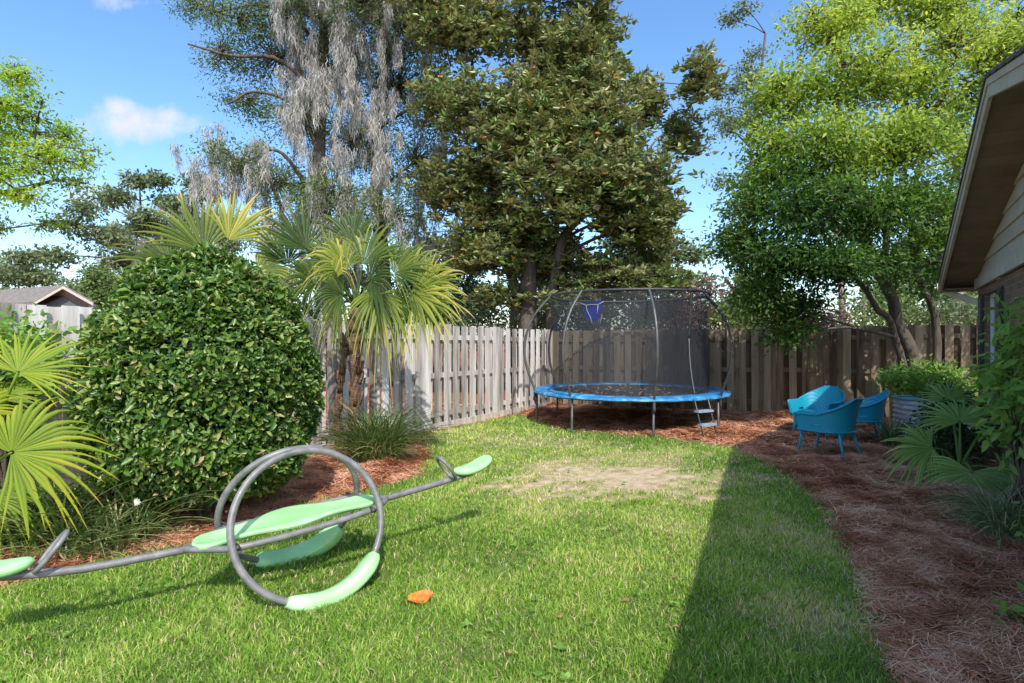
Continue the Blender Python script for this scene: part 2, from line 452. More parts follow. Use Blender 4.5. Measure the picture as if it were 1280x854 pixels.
# ------------------------------------------------------------------ foliage helpers
def leaves(mb, C, A, Nn, L, Wd, tint, fold=.25, curl=.15):
    """six-vertex folded leaves. C base point, A axis, Nn approximate normal"""
    n = len(C)
    A = norm(A); S = norm(np.cross(A, Nn)); Nn = np.cross(S, A)
    L = np.broadcast_to(L, (n,))[:, None]; Wd = np.broadcast_to(Wd, (n,))[:, None]
    def pt(a, s, u): return C + A * L * a + S * Wd * s + Nn * L * u
    V = np.stack([pt(0, 0, 0), pt(.38, .5, fold * .3), pt(.75, .32, fold * .1 - curl * .4), pt(1, 0, -curl), pt(.75, -.32, fold * .1 - curl * .4), pt(.38, -.5, fold * .3)], 1).reshape(-1, 3)
    i = np.arange(n)[:, None] * 6
    mb.add(V, [i + np.array([0, 1, 2, 3]), i + np.array([0, 3, 4, 5])], np.repeat(np.broadcast_to(tint, (n,)), 6))


def rdir(n, up=0.0):
    v = R.normal(size=(n, 3)); v = norm(v); v[:, 2] += up
    return norm(v)


def cluster_leaves(mb, C, per, cr, L, ratio, up=.6, droop=-.1, mode='cloud', tint0=None, tv=.18, flat=.6):
    n = len(C)
    CC = np.repeat(C, per, 0); m = len(CC)
    t0 = np.repeat(tint0 if tint0 is not None else np.full(n, .45), per)
    crr = np.repeat(cr * R.uniform(.6, 1.3, n), per)[:, None]
    ln = L * R.uniform(.6, 1.25, m)
    if mode == 'rosette':
        ax = rdir(m); ax[:, 2] = np.abs(ax[:, 2]) * .7 - .1; ax = norm(ax)
        tw = np.repeat(rdir(n, .6), per, 0)
        base = CC + ax * crr * .15 + tw * crr * R.uniform(-.6, .3, m)[:, None]
        nn = norm(tw + .5 * rdir(m))
    else:
        off = R.normal(size=(m, 3)) * crr * np.array([.6, .6, .6 * flat])
        base = CC + off
        ax = norm(norm(off) * .7 + rdir(m) * .8 + np.array([0, 0, droop]))
        nn = rdir(m, up)
    leaves(mb, base, ax, nn, ln, ln * ratio, np.clip(t0 + R.normal(0, tv, m), 0, 1))


def tree(name, label, cat, base, trunks, lobes, leaf, leafmt, bark, per=14, cr=.35, L=.1, ratio=.4, mode='cloud', group=None, up=.6, droop=-.1, moss=None, inner=.4, twigr=.012, tv=.18, tintz=None, limbr=None, sub=0, subf=(.42, .66)):
    root = thing(name, label, cat, base, group)
    tb = MB(); TP = []; TR = []
    for pts, r0, r1 in trunks:
        P = spline(pts, 14); r = np.linspace(r0, r1, 14)
        if abs(P[0][2]) < .3: r[0] *= 1.45; r[1] *= 1.1
        P[1:-1] += R.normal(0, r0 * .18, (12, 3)) * np.array([1, 1, 0])
        tb.tube(P, r, 10); TP.append(P[3:]); TR.append(r[3:])
    TP = np.concatenate(TP); TR = np.concatenate(TR)
    CL, tt = [], []
    if sub:
        new = []
        for lb in lobes:
            rad = np.array(lb[1], float); t_ = lb[3] if len(lb) > 3 else .45
            c = np.array(lb[0], float); nb = len(TP)
            cand = np.where(TP[:, 2] < c[2] - .15 * np.linalg.norm((TP - c)[:, :2], axis=1))[0]
            if not len(cand): cand = np.arange(nb)
            k = cand[np.argmin(np.linalg.norm(TP[cand] - c, axis=1))]; Ln = np.linalg.norm(c - TP[k])
            P = spline([TP[k], (TP[k] + c) / 2 + np.array([0, 0, .08 * Ln]) + R.normal(0, .07 * Ln, 3), c + R.normal(0, .2, 3) * rad], 9); r0 = min(TR[k] * .6, limbr or 9)
            tb.tube(P, np.linspace(r0, max(.012, r0 * .35), 9), 6)
            TP = np.concatenate([TP, P[3:]]); TR = np.concatenate([TR, np.linspace(r0, r0 * .4, 9)[3:]])
            for k in range(sub):
                dd = rdir(1)[0] * R.random() ** .4 * .75
                f = R.uniform(*subf)
                new.append((np.array(lb[0]) + dd * rad, rad * f * np.array([1, 1, subf[1] * 1.1]), max(4, int(lb[2] * 1.15 / sub)), t_ + .12 * dd[2] + R.uniform(-.10, .10)))
        lobes = new
    for lb in lobes:
        c = np.array(lb[0], float); rad = np.array(lb[1], float); nc = lb[2]; tin = lb[3] if len(lb) > 3 else .45
        low = TP[:, 2] < c[2] + .1
        cand = np.where(low)[0] if low.any() else np.arange(len(TP))
        k = cand[np.argmin(np.linalg.norm((TP[cand] - c) * np.array([1, 1, 1.0]), axis=1) + 0.0)]
        k0 = TP[k]; Ln = np.linalg.norm(c - k0)
        mid = (k0 + c) / 2 + np.array([0, 0, .12 * Ln]) + R.normal(0, .07 * Ln, 3)
        P = spline([k0, mid, c], 9); r0 = min(TR[k] * .6, limbr or 9)
        tb.tube(P, np.linspace(r0, max(.012, r0 * .25), 9), 6)
        D = rdir(nc); rr = (inner + (1 - inner) * R.random(nc) ** .7)[:, None]
        lump = 1 + .18 * fbm(D[:, 0] * 2 + c[0], D[:, 1] * 2 + D[:, 2] * 2, 2.0, int(abs(c[0] * 7)))[:, None]
        Q = c + D * rr * rad * lump
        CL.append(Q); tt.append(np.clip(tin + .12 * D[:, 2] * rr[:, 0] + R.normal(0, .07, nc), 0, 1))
        sub = R.choice(nc, min(nc, max(6, nc // 2)), replace=False)
        for q in Q[sub]:
            kk = np.argmin(np.linalg.norm(P - q, axis=1)); a = P[max(kk - 1, 0)]
            m = (a + q) / 2 + R.normal(0, .06, 3) * np.linalg.norm(q - a) + np.array([0, 0, .05 * np.linalg.norm(q - a)])
            tb.tube(np.array([a, m, q]), [twigr * 1.6, twigr, twigr * .4], 4, cap=False)
    tb.build('trunk', bark, root)
    C = np.concatenate(CL); T = np.concatenate(tt)
    lf = MB(); cluster_leaves(lf, C, per, cr, L, ratio, up, droop, mode, T, tv)
    lf.build('crown', leafmt, root)
    if moss:
        mm = MB(); moss_strands(mm, moss, C)
        mm.build('moss', M['moss'], root)
    return root


def moss_strands(mb, specs, C=None):
    for top, spread, n, len0 in specs:       # a tangled hanging clump: many short strands down a tapering column
        n = int(n * (1 + len0) * 1.3)
        u0 = R.random(n) ** 1.25; az = R.uniform(0, 2 * np.pi, n)
        lobn = 1 + .5 * np.sin(u0 * 9 + az * 2)
        rad = spread * (1.05 - .85 * u0) * np.sqrt(R.random(n)) * lobn
        sway = .06 * len0 * np.sin(u0 * 3 + R.uniform(0, 6))
        P0 = np.asarray(top) + np.stack([rad * np.cos(az) + sway, rad * np.sin(az), -len0 * u0 + .1 * R.random(n)], -1)
        ln = R.uniform(.16, .42, n) * (.7 + .3 * len0)
        rows = 5; s = np.linspace(0, 1, rows)
        w = R.uniform(.010, .026, n); th = R.uniform(0, np.pi, n)
        X = np.repeat(P0[:, None, :], rows, 1)
        X[:, :, 2] -= ln[:, None] * s
        X[:, :, :2] += .035 * np.cumsum(R.normal(size=(n, rows, 2)), 1)
        ww = w[:, None] * (1.15 - s ** 2)[None, :] * R.uniform(.5, 1.3, (n, rows)) * .5
        D = np.stack([np.cos(th), np.sin(th), 0 * th], -1)[:, None, :] * ww[..., None]
        V = np.stack([X - D, X + D], 2)
        i = (np.arange(n) * rows * 2)[:, None] + np.arange(rows - 1)[None] * 2
        q = np.stack([i, i + 1, i + 3, i + 2], -1).reshape(-1, 4)
        mb.add(V.reshape(-1, 3), [q], np.repeat(np.clip(R.normal(.5, .22, n) + .15 * (u0 - .5), 0, 1), rows * 2))


def fan(mb, hub, out, nrm, Rr, nseg=34, spread=2.0, droop=.3, split=.5, tint=.5, tipt=.3, tv=.09, vee=.45, seed_tint=None):
    out = norm(out); side = norm(np.cross(out, nrm)); nrm = np.cross(side, out)
    a = np.linspace(-spread, spread, nseg) + R.normal(0, .012, nseg)
    Ls = Rr * (1 - .28 * (np.abs(a) / spread) ** 2) * R.uniform(.8, 1.08, nseg)
    da = 2 * spread / nseg
    rows = np.array([.03, .2, .38, split, .66, .82, .93, 1.0])
    d = np.cos(a)[:, None] * out + np.sin(a)[:, None] * side
    t = -np.sin(a)[:, None] * out + np.cos(a)[:, None] * side
    r = rows[None, :] * Ls[:, None]
    wmax = split * Ls * np.tan(da / 2) * 1.02
    wd = np.where(rows[None] <= split, r * np.tan(da / 2) * 1.02, wmax[:, None] * np.clip((1 - rows[None]) / (1 - split), 0.02, 1) ** .8)
    cup = .12 * Rr * (rows[None, :] * np.abs(a / spread)[:, None]) ** 1.5
    mid = np.asarray(hub) + d[:, None] * r[..., None] + nrm * cup[..., None]
    dr = droop * R.uniform(.6, 1.5, nseg)[:, None] * np.clip(rows[None] - split * .8, 0, 1) ** 2 * Ls[:, None] * 3
    mid[..., 2] -= dr + .10 * Ls[:, None] * rows[None] ** 2
    lat = R.normal(0, .13, nseg)[:, None] * np.clip(rows[None] - split, 0, 1) * Ls[:, None]
    mid += t[:, None] * lat[..., None]
    up = nrm * (wd * vee * 2)[..., None]
    V = np.stack([mid - t[:, None] * wd[..., None] - up * .5, mid + up * .5, mid + t[:, None] * wd[..., None] - up * .5], 2)
    n, k = nseg, len(rows)
    i = (np.arange(n) * k * 3)[:, None] + np.arange(k - 1)[None] * 3
    q = np.concatenate([np.stack([i + o, i + o + 1, i + o + 4, i + o + 3], -1).reshape(-1, 4) for o in (0, 1)])
    ti = np.clip(tint + R.normal(0, tv, nseg)[:, None, None] + tipt * (rows[None, :, None] ** 3) + np.zeros((n, k, 3)) + np.array([-.04, .08, -.04]), 0, 1)
    brown = R.random(n) < .4; ti[brown, -1] = 1.0; ti[brown, -2] = np.maximum(ti[brown, -2], .9)
    mb.add(V.reshape(-1, 3), [q], ti.ravel())


def palm(name, label, base, crown, fronds, matf, trunk=None, trunkmat=None, group=None):
    """fronds: (hub, normal, radius, droop, tint, spread)"""
    root = thing(name, label, 'palm', base, group)
    if trunk:
        tb = MB()
        for pts, r in trunk:
            P = spline(pts, 16); rr = r * (1 + .18 * np.sin(np.arange(16) * 2.1)) * np.linspace(1.1, 1, 16)
            tb.tube(P, rr, 12)
            for k in range(26):             # old leaf boots
                s = R.uniform(.15, .98); p = P[int(s * 15)]; th = R.uniform(0, 6.28)
                dd = np.array([math.cos(th), math.sin(th), 0])
                tb.tube(np.array([p + dd * r * .7 - [0, 0, .05], p + dd * r * 1.15 + [0, 0, .03], p + dd * r * 1.6 + [0, 0, .12]]), [.035, .028, .016], 5, tint=R.random())
        tb.build('trunk', trunkmat, root)
    for hub, nr, Rr, droop, tint, spread in fronds:
        hub = np.asarray(hub, float); c = np.asarray(crown, float)
        out = norm(hub - c); nr = norm(nr)
        out2 = norm(out * .9 + np.array([0, 0, -.1]) - nr * np.dot(out, nr) * .85)
        fb = MB(); fan(fb, hub, out2, nr, Rr, max(14, int(17 * spread)), spread, droop, R.uniform(.42, .55), tint)
        f = fb.build('frond', matf, root)
        pb = MB(); m = (hub + c) / 2 + np.array([0, 0, .12 * np.linalg.norm(hub - c)])
        pb.tube(spline([c, m, hub], 7), np.linspace(.018, .008, 7), 6, tint=tint)
        pb.build('petiole', matf, f)
    return root


def straps(mb, base, n, L0, L1, w, spread=.1, bend=2.2, th0=(.05, .7), tint=.45, tv=.2, dead=.1):
    L = R.uniform(L0, L1, n); ph = R.uniform(0, 2 * np.pi, n); a0 = R.uniform(*th0, n); k = R.uniform(.5, 1, n) * bend
    rows = 8; s = np.linspace(0, 1, rows)
    th = a0[:, None] + k[:, None] * s[None] ** 1.3
    dh = np.sin(th) * L[:, None] / (rows - 1); dz = np.cos(th) * L[:, None] / (rows - 1)
    H = np.concatenate([np.zeros((n, 1)), np.cumsum(dh, 1)[:, :-1]], 1); Z = np.concatenate([np.zeros((n, 1)), np.cumsum(dz, 1)[:, :-1]], 1)
    rb = np.sqrt(R.random(n)) * spread; pb = R.uniform(0, 6.28, n)
    cx, sx = np.cos(ph)[:, None], np.sin(ph)[:, None]
    X = np.stack([base[0] + (rb * np.cos(pb))[:, None] + H * cx, base[1] + (rb * np.sin(pb))[:, None] + H * sx, np.maximum(base[2] + Z, .01)], -1)
    D = np.stack([-sx + 0 * H, cx + 0 * H, 0 * H], -1) * ((w * R.uniform(.7, 1.2, n))[:, None] * (1 - s[None] ** 3 * .97) / 2)[..., None]
    up = np.array([0, 0, 1.0]) * (w * .25)
    V = np.stack([X - D + up, X, X + D + up], 2)
    i = (np.arange(n) * rows * 3)[:, None] + np.arange(rows - 1)[None] * 3
    q = np.concatenate([np.stack([i + o, i + o + 1, i + o + 4, i + o + 3], -1).reshape(-1, 4) for o in (0, 1)])
    t = np.where(R.random(n) < dead, R.uniform(.9, 1, n), np.clip(R.normal(tint, tv, n), 0, .85))
    mb.add(V.reshape(-1, 3), [q], np.repeat(t, rows * 3))


# ------------------------------------------------------------------ fences
def fence(name, label, A, B, H0, H1, m, posts=2.44, flip=1, kick=True):
    A = np.array([*A, 0.]); B = np.array([*B, 0.]); d = B - A; Ln = np.linalg.norm(d); d /= Ln
    nrm = np.array([d[1], -d[0], 0]) * flip     # yard side
    root = thing(name, label, 'fence', tuple(A))
    Mx = np.stack([d, nrm, [0, 0, 1]], 1)
    nb = max(1, round(Ln / posts)); bl = Ln / nb
    for b in range(nb):
        s0 = b * bl; pn = MB()
        H = H0 + (H1 - H0) * (b + .5) / nb
        nf = max(2, round((bl - .232) / .25) + 1); st = np.linspace(s0 + .116, s0 + bl - .116, nf)
        items = [(q, 1) for q in st] + [(q, -1) for q in (st[:-1] + st[1:]) / 2] + [(s0 + .116, -1), (s0 + bl - .116, -1)]
        for ss, side in items:
            h = H + R.normal(0, .010); tl = R.normal(0, .007); ss += R.normal(0, .003)
            wd = .138 + R.normal(0, .003)
            c = A + d * ss + nrm * side * .032 + [0, 0, h / 2 + .035]
            rot = np.array(Matrix.Rotation(tl, 3, 'Y'))
            pn.box(c, (wd, .018, h - .07), Mx @ rot, R.random())
        p = pn.build('picket_panel', m, root, smooth=False)
        rb = MB()
        for hz in (.28, H * .52, H - .22):
            rb.box(A + d * (s0 + bl / 2) + [0, 0, hz], (bl - .1, .04, .088), Mx, R.random() * .6)
        rb.build('rail', m, root, smooth=False)
        if kick:
            kb = MB(); kb.box(A + d * (s0 + bl / 2) + nrm * .045 + [0, 0, .07], (bl - .11, .022, .12), Mx, .4)
            kb.build('kickboard', m, root, smooth=False)
    for b in range(nb + 1):
        pb = MB(); H = H0 + (H1 - H0) * b / nb
        pb.box(A + d * b * bl + [0, 0, (H + .02) / 2], (.09, .10, H + .02), Mx, R.uniform(.1, .4))
        pb.build('post', m, root, smooth=False)
    return root


C0 = np.array([.97, 13.58])
dl = np.array([-.53, -.848]); dl /= np.linalg.norm(dl)
fence('side_fence', 'long sunlit pale grey board-on-board wooden fence down the left side', C0 + [-.06, -.08], C0 + dl * 14.0, 1.83, 1.93, M['fence_pale'], flip=-1)
dbk = norm(np.array([8.03, -3.1]))
fence('back_fence', 'brown weathered board-on-board wooden fence behind the trampoline and blue chairs', C0, C0 + dbk * 9.76, 1.81, 1.9, M['fence_dark'], flip=1, kick=False)

# ------------------------------------------------------------------ house on the right
w2 = np.array([.549, .836, 0]); n2 = np.array([.836, -.549, 0]); UP = np.array([0, 0, 1.0])   # along wall, inward
PK = np.array([4.03, 4.74, 0]); HP, SL, TE = 3.78, .284, 4.6
TN = {1: 4.6, -1: 5.9}
house = thing('house', 'brown brick house corner with gabled roof, wide eave and taupe gutter', 'house', tuple(PK + n2 * .425))
def rk(t, u, z=0): return PK + w2 * t + n2 * u + UP * (HP - SL * abs(t) + z)
rf = MB()
for sg in (-1, 1):
    for k in range(18):                       # shingle courses
        t0, t1 = sg * TN[sg] * k / 18, sg * (TN[sg] * (k + 1) / 18 + .02)
        e = np.array([0, 0, .03])
        rf.prism([rk(t0, -.025, .015), rk(t1, -.025, .03), rk(t1, 13, .03), rk(t0, 13, .015)], e, R.random())
rf.build('roof', M['shingle'], house, False)
fa = MB()
for sg in (-1, 1):
    fa.prism([rk(0, 0, -.15), rk(0, 0, .01), rk(sg * TN[sg], 0, .01), rk(sg * TN[sg], 0, -.15)], n2 * .03, .5)
    fa.prism([rk(0, -.012, -.045), rk(0, -.012, .012), rk(sg * (TN[sg] + .01), -.012, .012), rk(sg * (TN[sg] + .01), -.012, -.045)], n2 * .01, .2)
fa.build('fascia', M['trim'], house, False)
ef = MB()
for sg in (-1, 1):
    ef.prism([rk(sg * TN[sg], .04, -.16), rk(sg * TN[sg], .04, .0), rk(sg * TN[sg], 12.9, .0), rk(sg * TN[sg], 12.9, -.16)], w2 * .02 * sg, .5)
ef.build('eave_board', M['trim'], house, False)
so = MB()
for sg in (-1, 1):
    for k in range(23):
        a, b = TN[sg] * k / 23, TN[sg] * (k + 1) / 23 - .006
        so.prism([rk(sg * a, .032, -.12), rk(sg * b, .032, -.12), rk(sg * b, .45, -.12), rk(sg * a, .45, -.12)], UP * .012, R.random())
    so.prism([rk(0, .032, -.10), rk(sg * TN[sg], .032, -.10), rk(sg * TN[sg], .47, -.10), rk(0, .47, -.10)], UP * .005, .1)
    a = TN[sg] - .3
    P = PK + w2 * sg * a + n2 * .04; z = HP - SL * TN[sg] - .14
    so.prism([P + UP * z, P + w2 * sg * .29 + UP * z, P + w2 * sg * .29 + n2 * 12.8 + UP * z, P + n2 * 12.8 + UP * z], UP * .015, .5)
so.build('soffit', M['soffit'], house, False)
# lapped siding in the gable
sd_ = MB(); z = 2.46; TC = 4.3
O = PK + n2 * .425
while z < HP - .16:
    z1 = min(z + .185, HP - .13)
    def tw(zz): return max(0.02, min(TC, (HP - .13 - zz) / SL))
    a0, a1 = tw(z), tw(z1)
    f0, f1 = -n2 * .028, -n2 * .004
    V = [O + f0 - w2 * a0 + UP * z, O + f0 + w2 * a0 + UP * z, O + f1 + w2 * a1 + UP * z1, O + f1 - w2 * a1 + UP * z1,
         O - w2 * a0 + UP * z, O + w2 * a0 + UP * z]
    sd_.add(V, [[[0, 1, 2, 3]], [[4, 5, 1, 0]]], R.random())
    z += .185
sd_.build('siding', M['trim'], house, False)
fb = MB(); fb.prism([O - n2 * .045 - w2 * TC + UP * 2.32, O - n2 * .045 + w2 * TC + UP * 2.32, O - n2 * .045 + w2 * TC + UP * 2.458, O - n2 * .045 - w2 * TC + UP * 2.458], n2 * .04, .6)
fb.build('frieze_board', M['trim'], house, False)
wb = MB(); zt = 2.31                           # brick walls with openings
wins = [(2.62, 3.72, .95, 2.2), (-1.6, -.4, .95, 2.2)]
cuts = sorted(set([-TC, TC] + [v for wn in wins for v in wn[:2]]))
for a, b in zip(cuts[:-1], cuts[1:]):
    wn = [q for q in wins if abs(q[0] - a) < 1e-6]
    for z0, z1 in ([(0, wn[0][2]), (wn[0][3], zt)] if wn else [(0, zt)]):
        wb.prism([O + w2 * a + UP * z0, O + w2 * b + UP * z0, O + w2 * b + UP * z1, O + w2 * a + UP * z1], n2 * .2, .5)
for sg in (-1, 1):
    E = O + w2 * sg * TC
    wb.prism([E + n2 * .2 , E + n2 * 12, E + n2 * 12 + UP * 2.31, E + n2 * .2 + UP * 2.31], -w2 * sg * .2, .5)
wb.build('wall', M['brick'], house, False)
for a, b, z0, z1 in wins:
    wf = MB()
    Q = O + n2 * .06
    def fr(ta, tb_, za, zb): wf.prism([Q + w2 * ta + UP * za, Q + w2 * tb_ + UP * za, Q + w2 * tb_ + UP * zb, Q + w2 * ta + UP * zb], n2 * .05, .6)
    fr(a, a + .05, z0, z1); fr(b - .05, b, z0, z1); fr(a + .05, b - .05, z0, z0 + .05); fr(a + .05, b - .05, z1 - .05, z1)
    fr(a + .05, b - .05, (z0 + z1) / 2 - .02, (z0 + z1) / 2 + .02); fr((a + b) / 2 - .015, (a + b) / 2 + .015, z0 + .05, (z0 + z1) / 2 - .02)
    wfo = wf.build('window', M['white'], house, False)
    g_ = MB(); Q2 = O + n2 * .09
    g_.prism([Q2 + w2 * (a + .05) + UP * (z0 + .05), Q2 + w2 * (b - .05) + UP * (z0 + .05), Q2 + w2 * (b - .05) + UP * (z1 - .05), Q2 + w2 * (a + .05) + UP * (z1 - .05)], n2 * .006)
    g_.build('pane', M['glass'], wfo, False)
    for s0_, s1_ in ((a - .34, a - .02), (b + .02, b + .34)):
        sh = MB(); Q3 = O - n2 * .03
        sh.prism([Q3 + w2 * s0_ + UP * z0, Q3 + w2 * s1_ + UP * z0, Q3 + w2 * s1_ + UP * z1, Q3 + w2 * s0_ + UP * z1], n2 * .028)
        zz = z0 + .06
        while zz < z1 - .06:
            sh.box(Q3 - n2 * .004 + w2 * (s0_ + s1_) / 2 + UP * zz, (.26, .012, .028), np.stack([w2, n2, UP], 1)); zz += .045
        sh.build('shutter', M['dark'], house, False)
# gutter and downspout
gt = MB()
prof = [(0, 0), (.012, -.07), (.05, -.1), (.10, -.09), (.115, -.03), (.13, 0.005), (.12, .005), (.105, -.03), (.092, -.08), (.05, -.088), (.02, -.062), (.01, 0)]
E0 = rk(TE, -.02, -.01) + w2 * .02
A_ = np.array([E0 + w2 * a * 1.25 + UP * b * 1.3 for a, b in prof]); B_ = A_ + n2 * 12.8
gt.grid(np.stack([A_, B_], 1), closeu=True)
gt.add(A_, [[[k, k + 1, 10 - k, 11 - k] for k in range(5)]])
gt.build('gutter', M['gutter'], house, False)
ds = MB()
p0 = E0 + w2 * .06 + n2 * .12 - UP * .09
cor = O + w2 * (TC + .05)
ds.tube([p0, p0 - UP * .06, cor + n2 * .16 + w2 * .02 + UP * 2.06, cor + n2 * .22 + UP * 1.98, cor + n2 * .22 + UP * 1.2, cor + n2 * .22 + UP * .12], .058, 4)
ds.build('downspout', M['gutter'], house, False)

# ------------------------------------------------------------------ seesaw
d = np.array([math.cos(math.radians(36)), math.sin(math.radians(36)), 0]); p = np.array([d[1], -d[0], 0]); Mc = np.array([-1.40, 3.66, 0])
ss = thing('seesaw', 'grey tube seesaw with mint green centre board, two hoops and end seats', 'seesaw', tuple(Mc))
def bp(s, h, o=0.): return Mc + d * s + p * o + UP * h
b = MB()
b.tube(spline([bp(-1.62, .415), bp(-1.45, .385), bp(-1.1, .345), bp(-.6, .345)], 18), .022, 14)
b.build('beam', M['tube'], ss); b = MB()
b.tube(spline([bp(.58, .435), bp(.85, .463), bp(1.15, .498), bp(1.34, .525)], 18), .022, 14)
b.build('beam', M['tube'], ss)
for o in (1, -1):
    b = MB(); b.tube(spline([bp(-.64, .345), bp(-.53, .352, .10 * o), bp(-.38, .365, .205 * o), bp(0, .39, .215 * o), bp(.40, .435, .205 * o), bp(.53, .435, .11 * o), bp(.62, .437)], 40), .020, 12)
    b.build('side_rail', M['tube'], ss)
tilt = .40; rr = .455
for o in (1, -1):
    u = norm(UP * math.cos(tilt) - p * o * math.sin(tilt))
    c = Mc + p * o * .40 + u * rr + UP * .018 + d * .02
    a = np.linspace(0, 2 * np.pi, 73)[:-1]
    b = MB(); b.tube(c + np.cos(a)[:, None] * d * rr + np.sin(a)[:, None] * u * rr, .0215, 14, closed=True)
    ring = b.build('hoop', M['tube'], ss)
    # green runner foot wrapped round the lower right of the hoop
    a = np.linspace(-math.pi / 2 - .42, -math.pi / 2 + .95, 26)
    nrm = np.cross(d, u)
    env = np.clip(np.sin(np.linspace(0.0, np.pi, 26)) * 2.2, 0, 1) ** .5
    q = np.linspace(0, 2 * np.pi, 21)[:-1]
    P = np.zeros((26, 20, 3))
    for i_ in range(26):
        rad = d * math.cos(a[i_]) + u * math.sin(a[i_])
        e = .55 + .45 * env[i_]
        hw = .078 * e; hh = .052 * e
        cc = c + rad * (rr + .004)
        P[i_] = cc + (np.sign(np.cos(q)) * np.abs(np.cos(q)) ** .6 * hw)[:, None] * nrm + (np.sign(np.sin(q)) * np.abs(np.sin(q)) ** .6 * hh)[:, None] * rad
    b = MB(); b.grid(np.concatenate([P, P[:, :1]], 1)); b.add(P[0], [[list(range(20))]]); b.add(P[-1], [[list(range(20))[::-1]]])
    b.build('foot', M['plastic'], ss)
    for s, h in ((-.40, .375), (.42, .447)):
        bb = MB(); q0 = bp(s, h, .20 * o); bb.tube([q0, q0 + p * o * .055], .015, 8); bb.build('bolt', M['tubeblack'], ring)
# contoured board: figure-eight outline
nn = 41; s = np.linspace(-1, 1, nn)
half = .155 + .055 * np.cos(2 * np.pi * s) * (1 - s ** 6) * .55 + .0
half = (.160 + .045 * np.cos(np.pi * s * 1.8)) * np.sqrt(np.clip(1 - np.abs(s) ** 5, 0, 1))
half = np.maximum(half, .004)
v = np.linspace(-1, 1, 17)
top = np.zeros((nn, 17, 3)); bot = np.zeros((nn, 17, 3))
for i_ in range(nn):
    for j_ in range(17):
        S_ = s[i_] * .565 - .04
        dish = .020 * (v[j_] ** 2) * (1 - s[i_] ** 2) + .018 * math.cos(s[i_] * np.pi * 1.5) * (1 - v[j_] ** 2)
        hgt = .425 + .045 * s[i_] + dish
        edge = .016 * max(0, abs(v[j_]) - .9) / .1
        top[i_, j_] = bp(S_, hgt - edge, v[j_] * half[i_])
        bot[i_, j_] = bp(S_, hgt - .035 + edge * .4, v[j_] * half[i_] * .97)
b = MB(); b.grid(top); b.grid(bot[:, ::-1])
for e in (0, -1):
    st_ = np.stack([top[:, e], bot[:, e]], 1); b.grid(st_ if e == 0 else st_[:, ::-1])
b.build('centre_board', M['plastic'], ss)
# end seats and handle loops
for sg, s0_, h0, sl in ((-1, -1.31, .385, -.10), (1, 1.17, .505, .17)):
    n1 = 22; t = np.linspace(0, 1, n1)
    P = np.zeros((n1, 24, 3)); q = np.linspace(0, 2 * np.pi, 25)[:-1]
    for i_ in range(n1):
        e = math.sqrt(max(0.0, 1 - abs(2 * t[i_] - 1) ** 3.2)) + .01
        wdt = (.062 + .045 * t[i_]) * e; th = .034 * e ** .7
        S_ = s0_ + sg * .34 * t[i_]; hh = h0 + .03 + (.02 - (.12 if sg < 0 else -.03) * 0 + abs(sl) * .34 * 0) + sg * sl * .34 * t[i_] - .035 * math.sin(t[i_] * np.pi) + .02 * t[i_]
        P[i_] = np.array([bp(S_, hh + math.copysign(abs(math.sin(x)) ** .8, math.sin(x)) * th, math.copysign(abs(math.cos(x)) ** .7, math.cos(x)) * wdt) for x in q])
    b = MB(); b.grid(np.concatenate([P, P[:, :1]], 1)); b.add(P[0], [[list(range(24))]]); b.add(P[-1], [[list(range(24))[::-1]]])
    b.build('seat', M['plastic'], ss)
    ax = norm(UP * .8 - d * sg * .6); a = np.linspace(0, 2 * np.pi, 41)[:-1]
    cc = bp(s0_ + sg * .00, h0 + .0) + ax * .105
    b = MB(); b.tube(cc + np.cos(a)[:, None] * p * .075 + np.sin(a)[:, None] * ax * .11, .013, 10, closed=True)
    b.build('handle', M['tube'], ss)

# ------------------------------------------------------------------ trampoline
TC_ = np.array([2.26, 10.85, 0]); RT, HT = 1.80, .63
tr = thing('trampoline', 'round trampoline with blue pad, black safety net and curved poles', 'trampoline', tuple(TC_))
def pol(a, r, h): return TC_ + np.array([math.cos(a) * r, math.sin(a) * r, h])
A8 = [math.radians(1 + 45 * k) for k in range(8)]
aa = np.linspace(0, 2 * np.pi, 97)[:-1]
circ = lambda r, h: TC_ + np.stack([np.cos(aa) * r, np.sin(aa) * r, 0 * aa + h], -1)
b = MB(); b.tube(circ(RT, HT - .03), .024, 8, closed=True); b.build('frame', M['polegrey'], tr)
b = MB(); b.grid(np.stack([circ(r, HT - .005 - .05 * (1 - (r / 1.5) ** 2)) for r in (.01, .5, 1.0, 1.5)], 1), closeu=True); matt = b.build('jump_mat', M['mat'], tr)
b = MB()
wv = .004 * np.sin(aa * 16) + .006 * np.sin(aa * 5 + 1)
rows = [circ(1.47, HT - .01), circ(1.49, HT + .022), circ(1.65, HT + .03), circ(1.81, HT + .016), circ(1.845, HT), circ(1.85, HT - .03)]
for k_, rw in enumerate(rows): rw[:, 2] += wv * (k_ in (1, 2, 3)) + (k_ == 5) * np.sin(aa * 24) * .004
b.grid(np.stack(rows, 1), closeu=True); b.build('pad', M['blue'], tr)
for k, a in enumerate(A8):
    b = MB(); b.tube([pol(a, RT - .02, HT - .04), pol(a, RT - .02, .02), pol(a, RT - .02, 0.0)], .022, 8)
    b.build('leg', M['polegrey'], tr)
    b = MB(); b.tube(spline([pol(a, RT + .03, HT - .2), pol(a, RT + .03, HT + .02), pol(a, RT + .15, HT + .35), pol(a, RT + .22, HT + .72), pol(a, RT + .17, HT + 1.12), pol(a, RT + .0, HT + 1.48), pol(a, 1.52, HT + 1.80), pol(a, 1.5, HT + 1.815)], 34), .023, 8)
    b.build('pole', M['polegrey'] if k in (4, 5, 6) else M['tubeblack'], tr)  # lit look of left and front poles put into a lighter steel
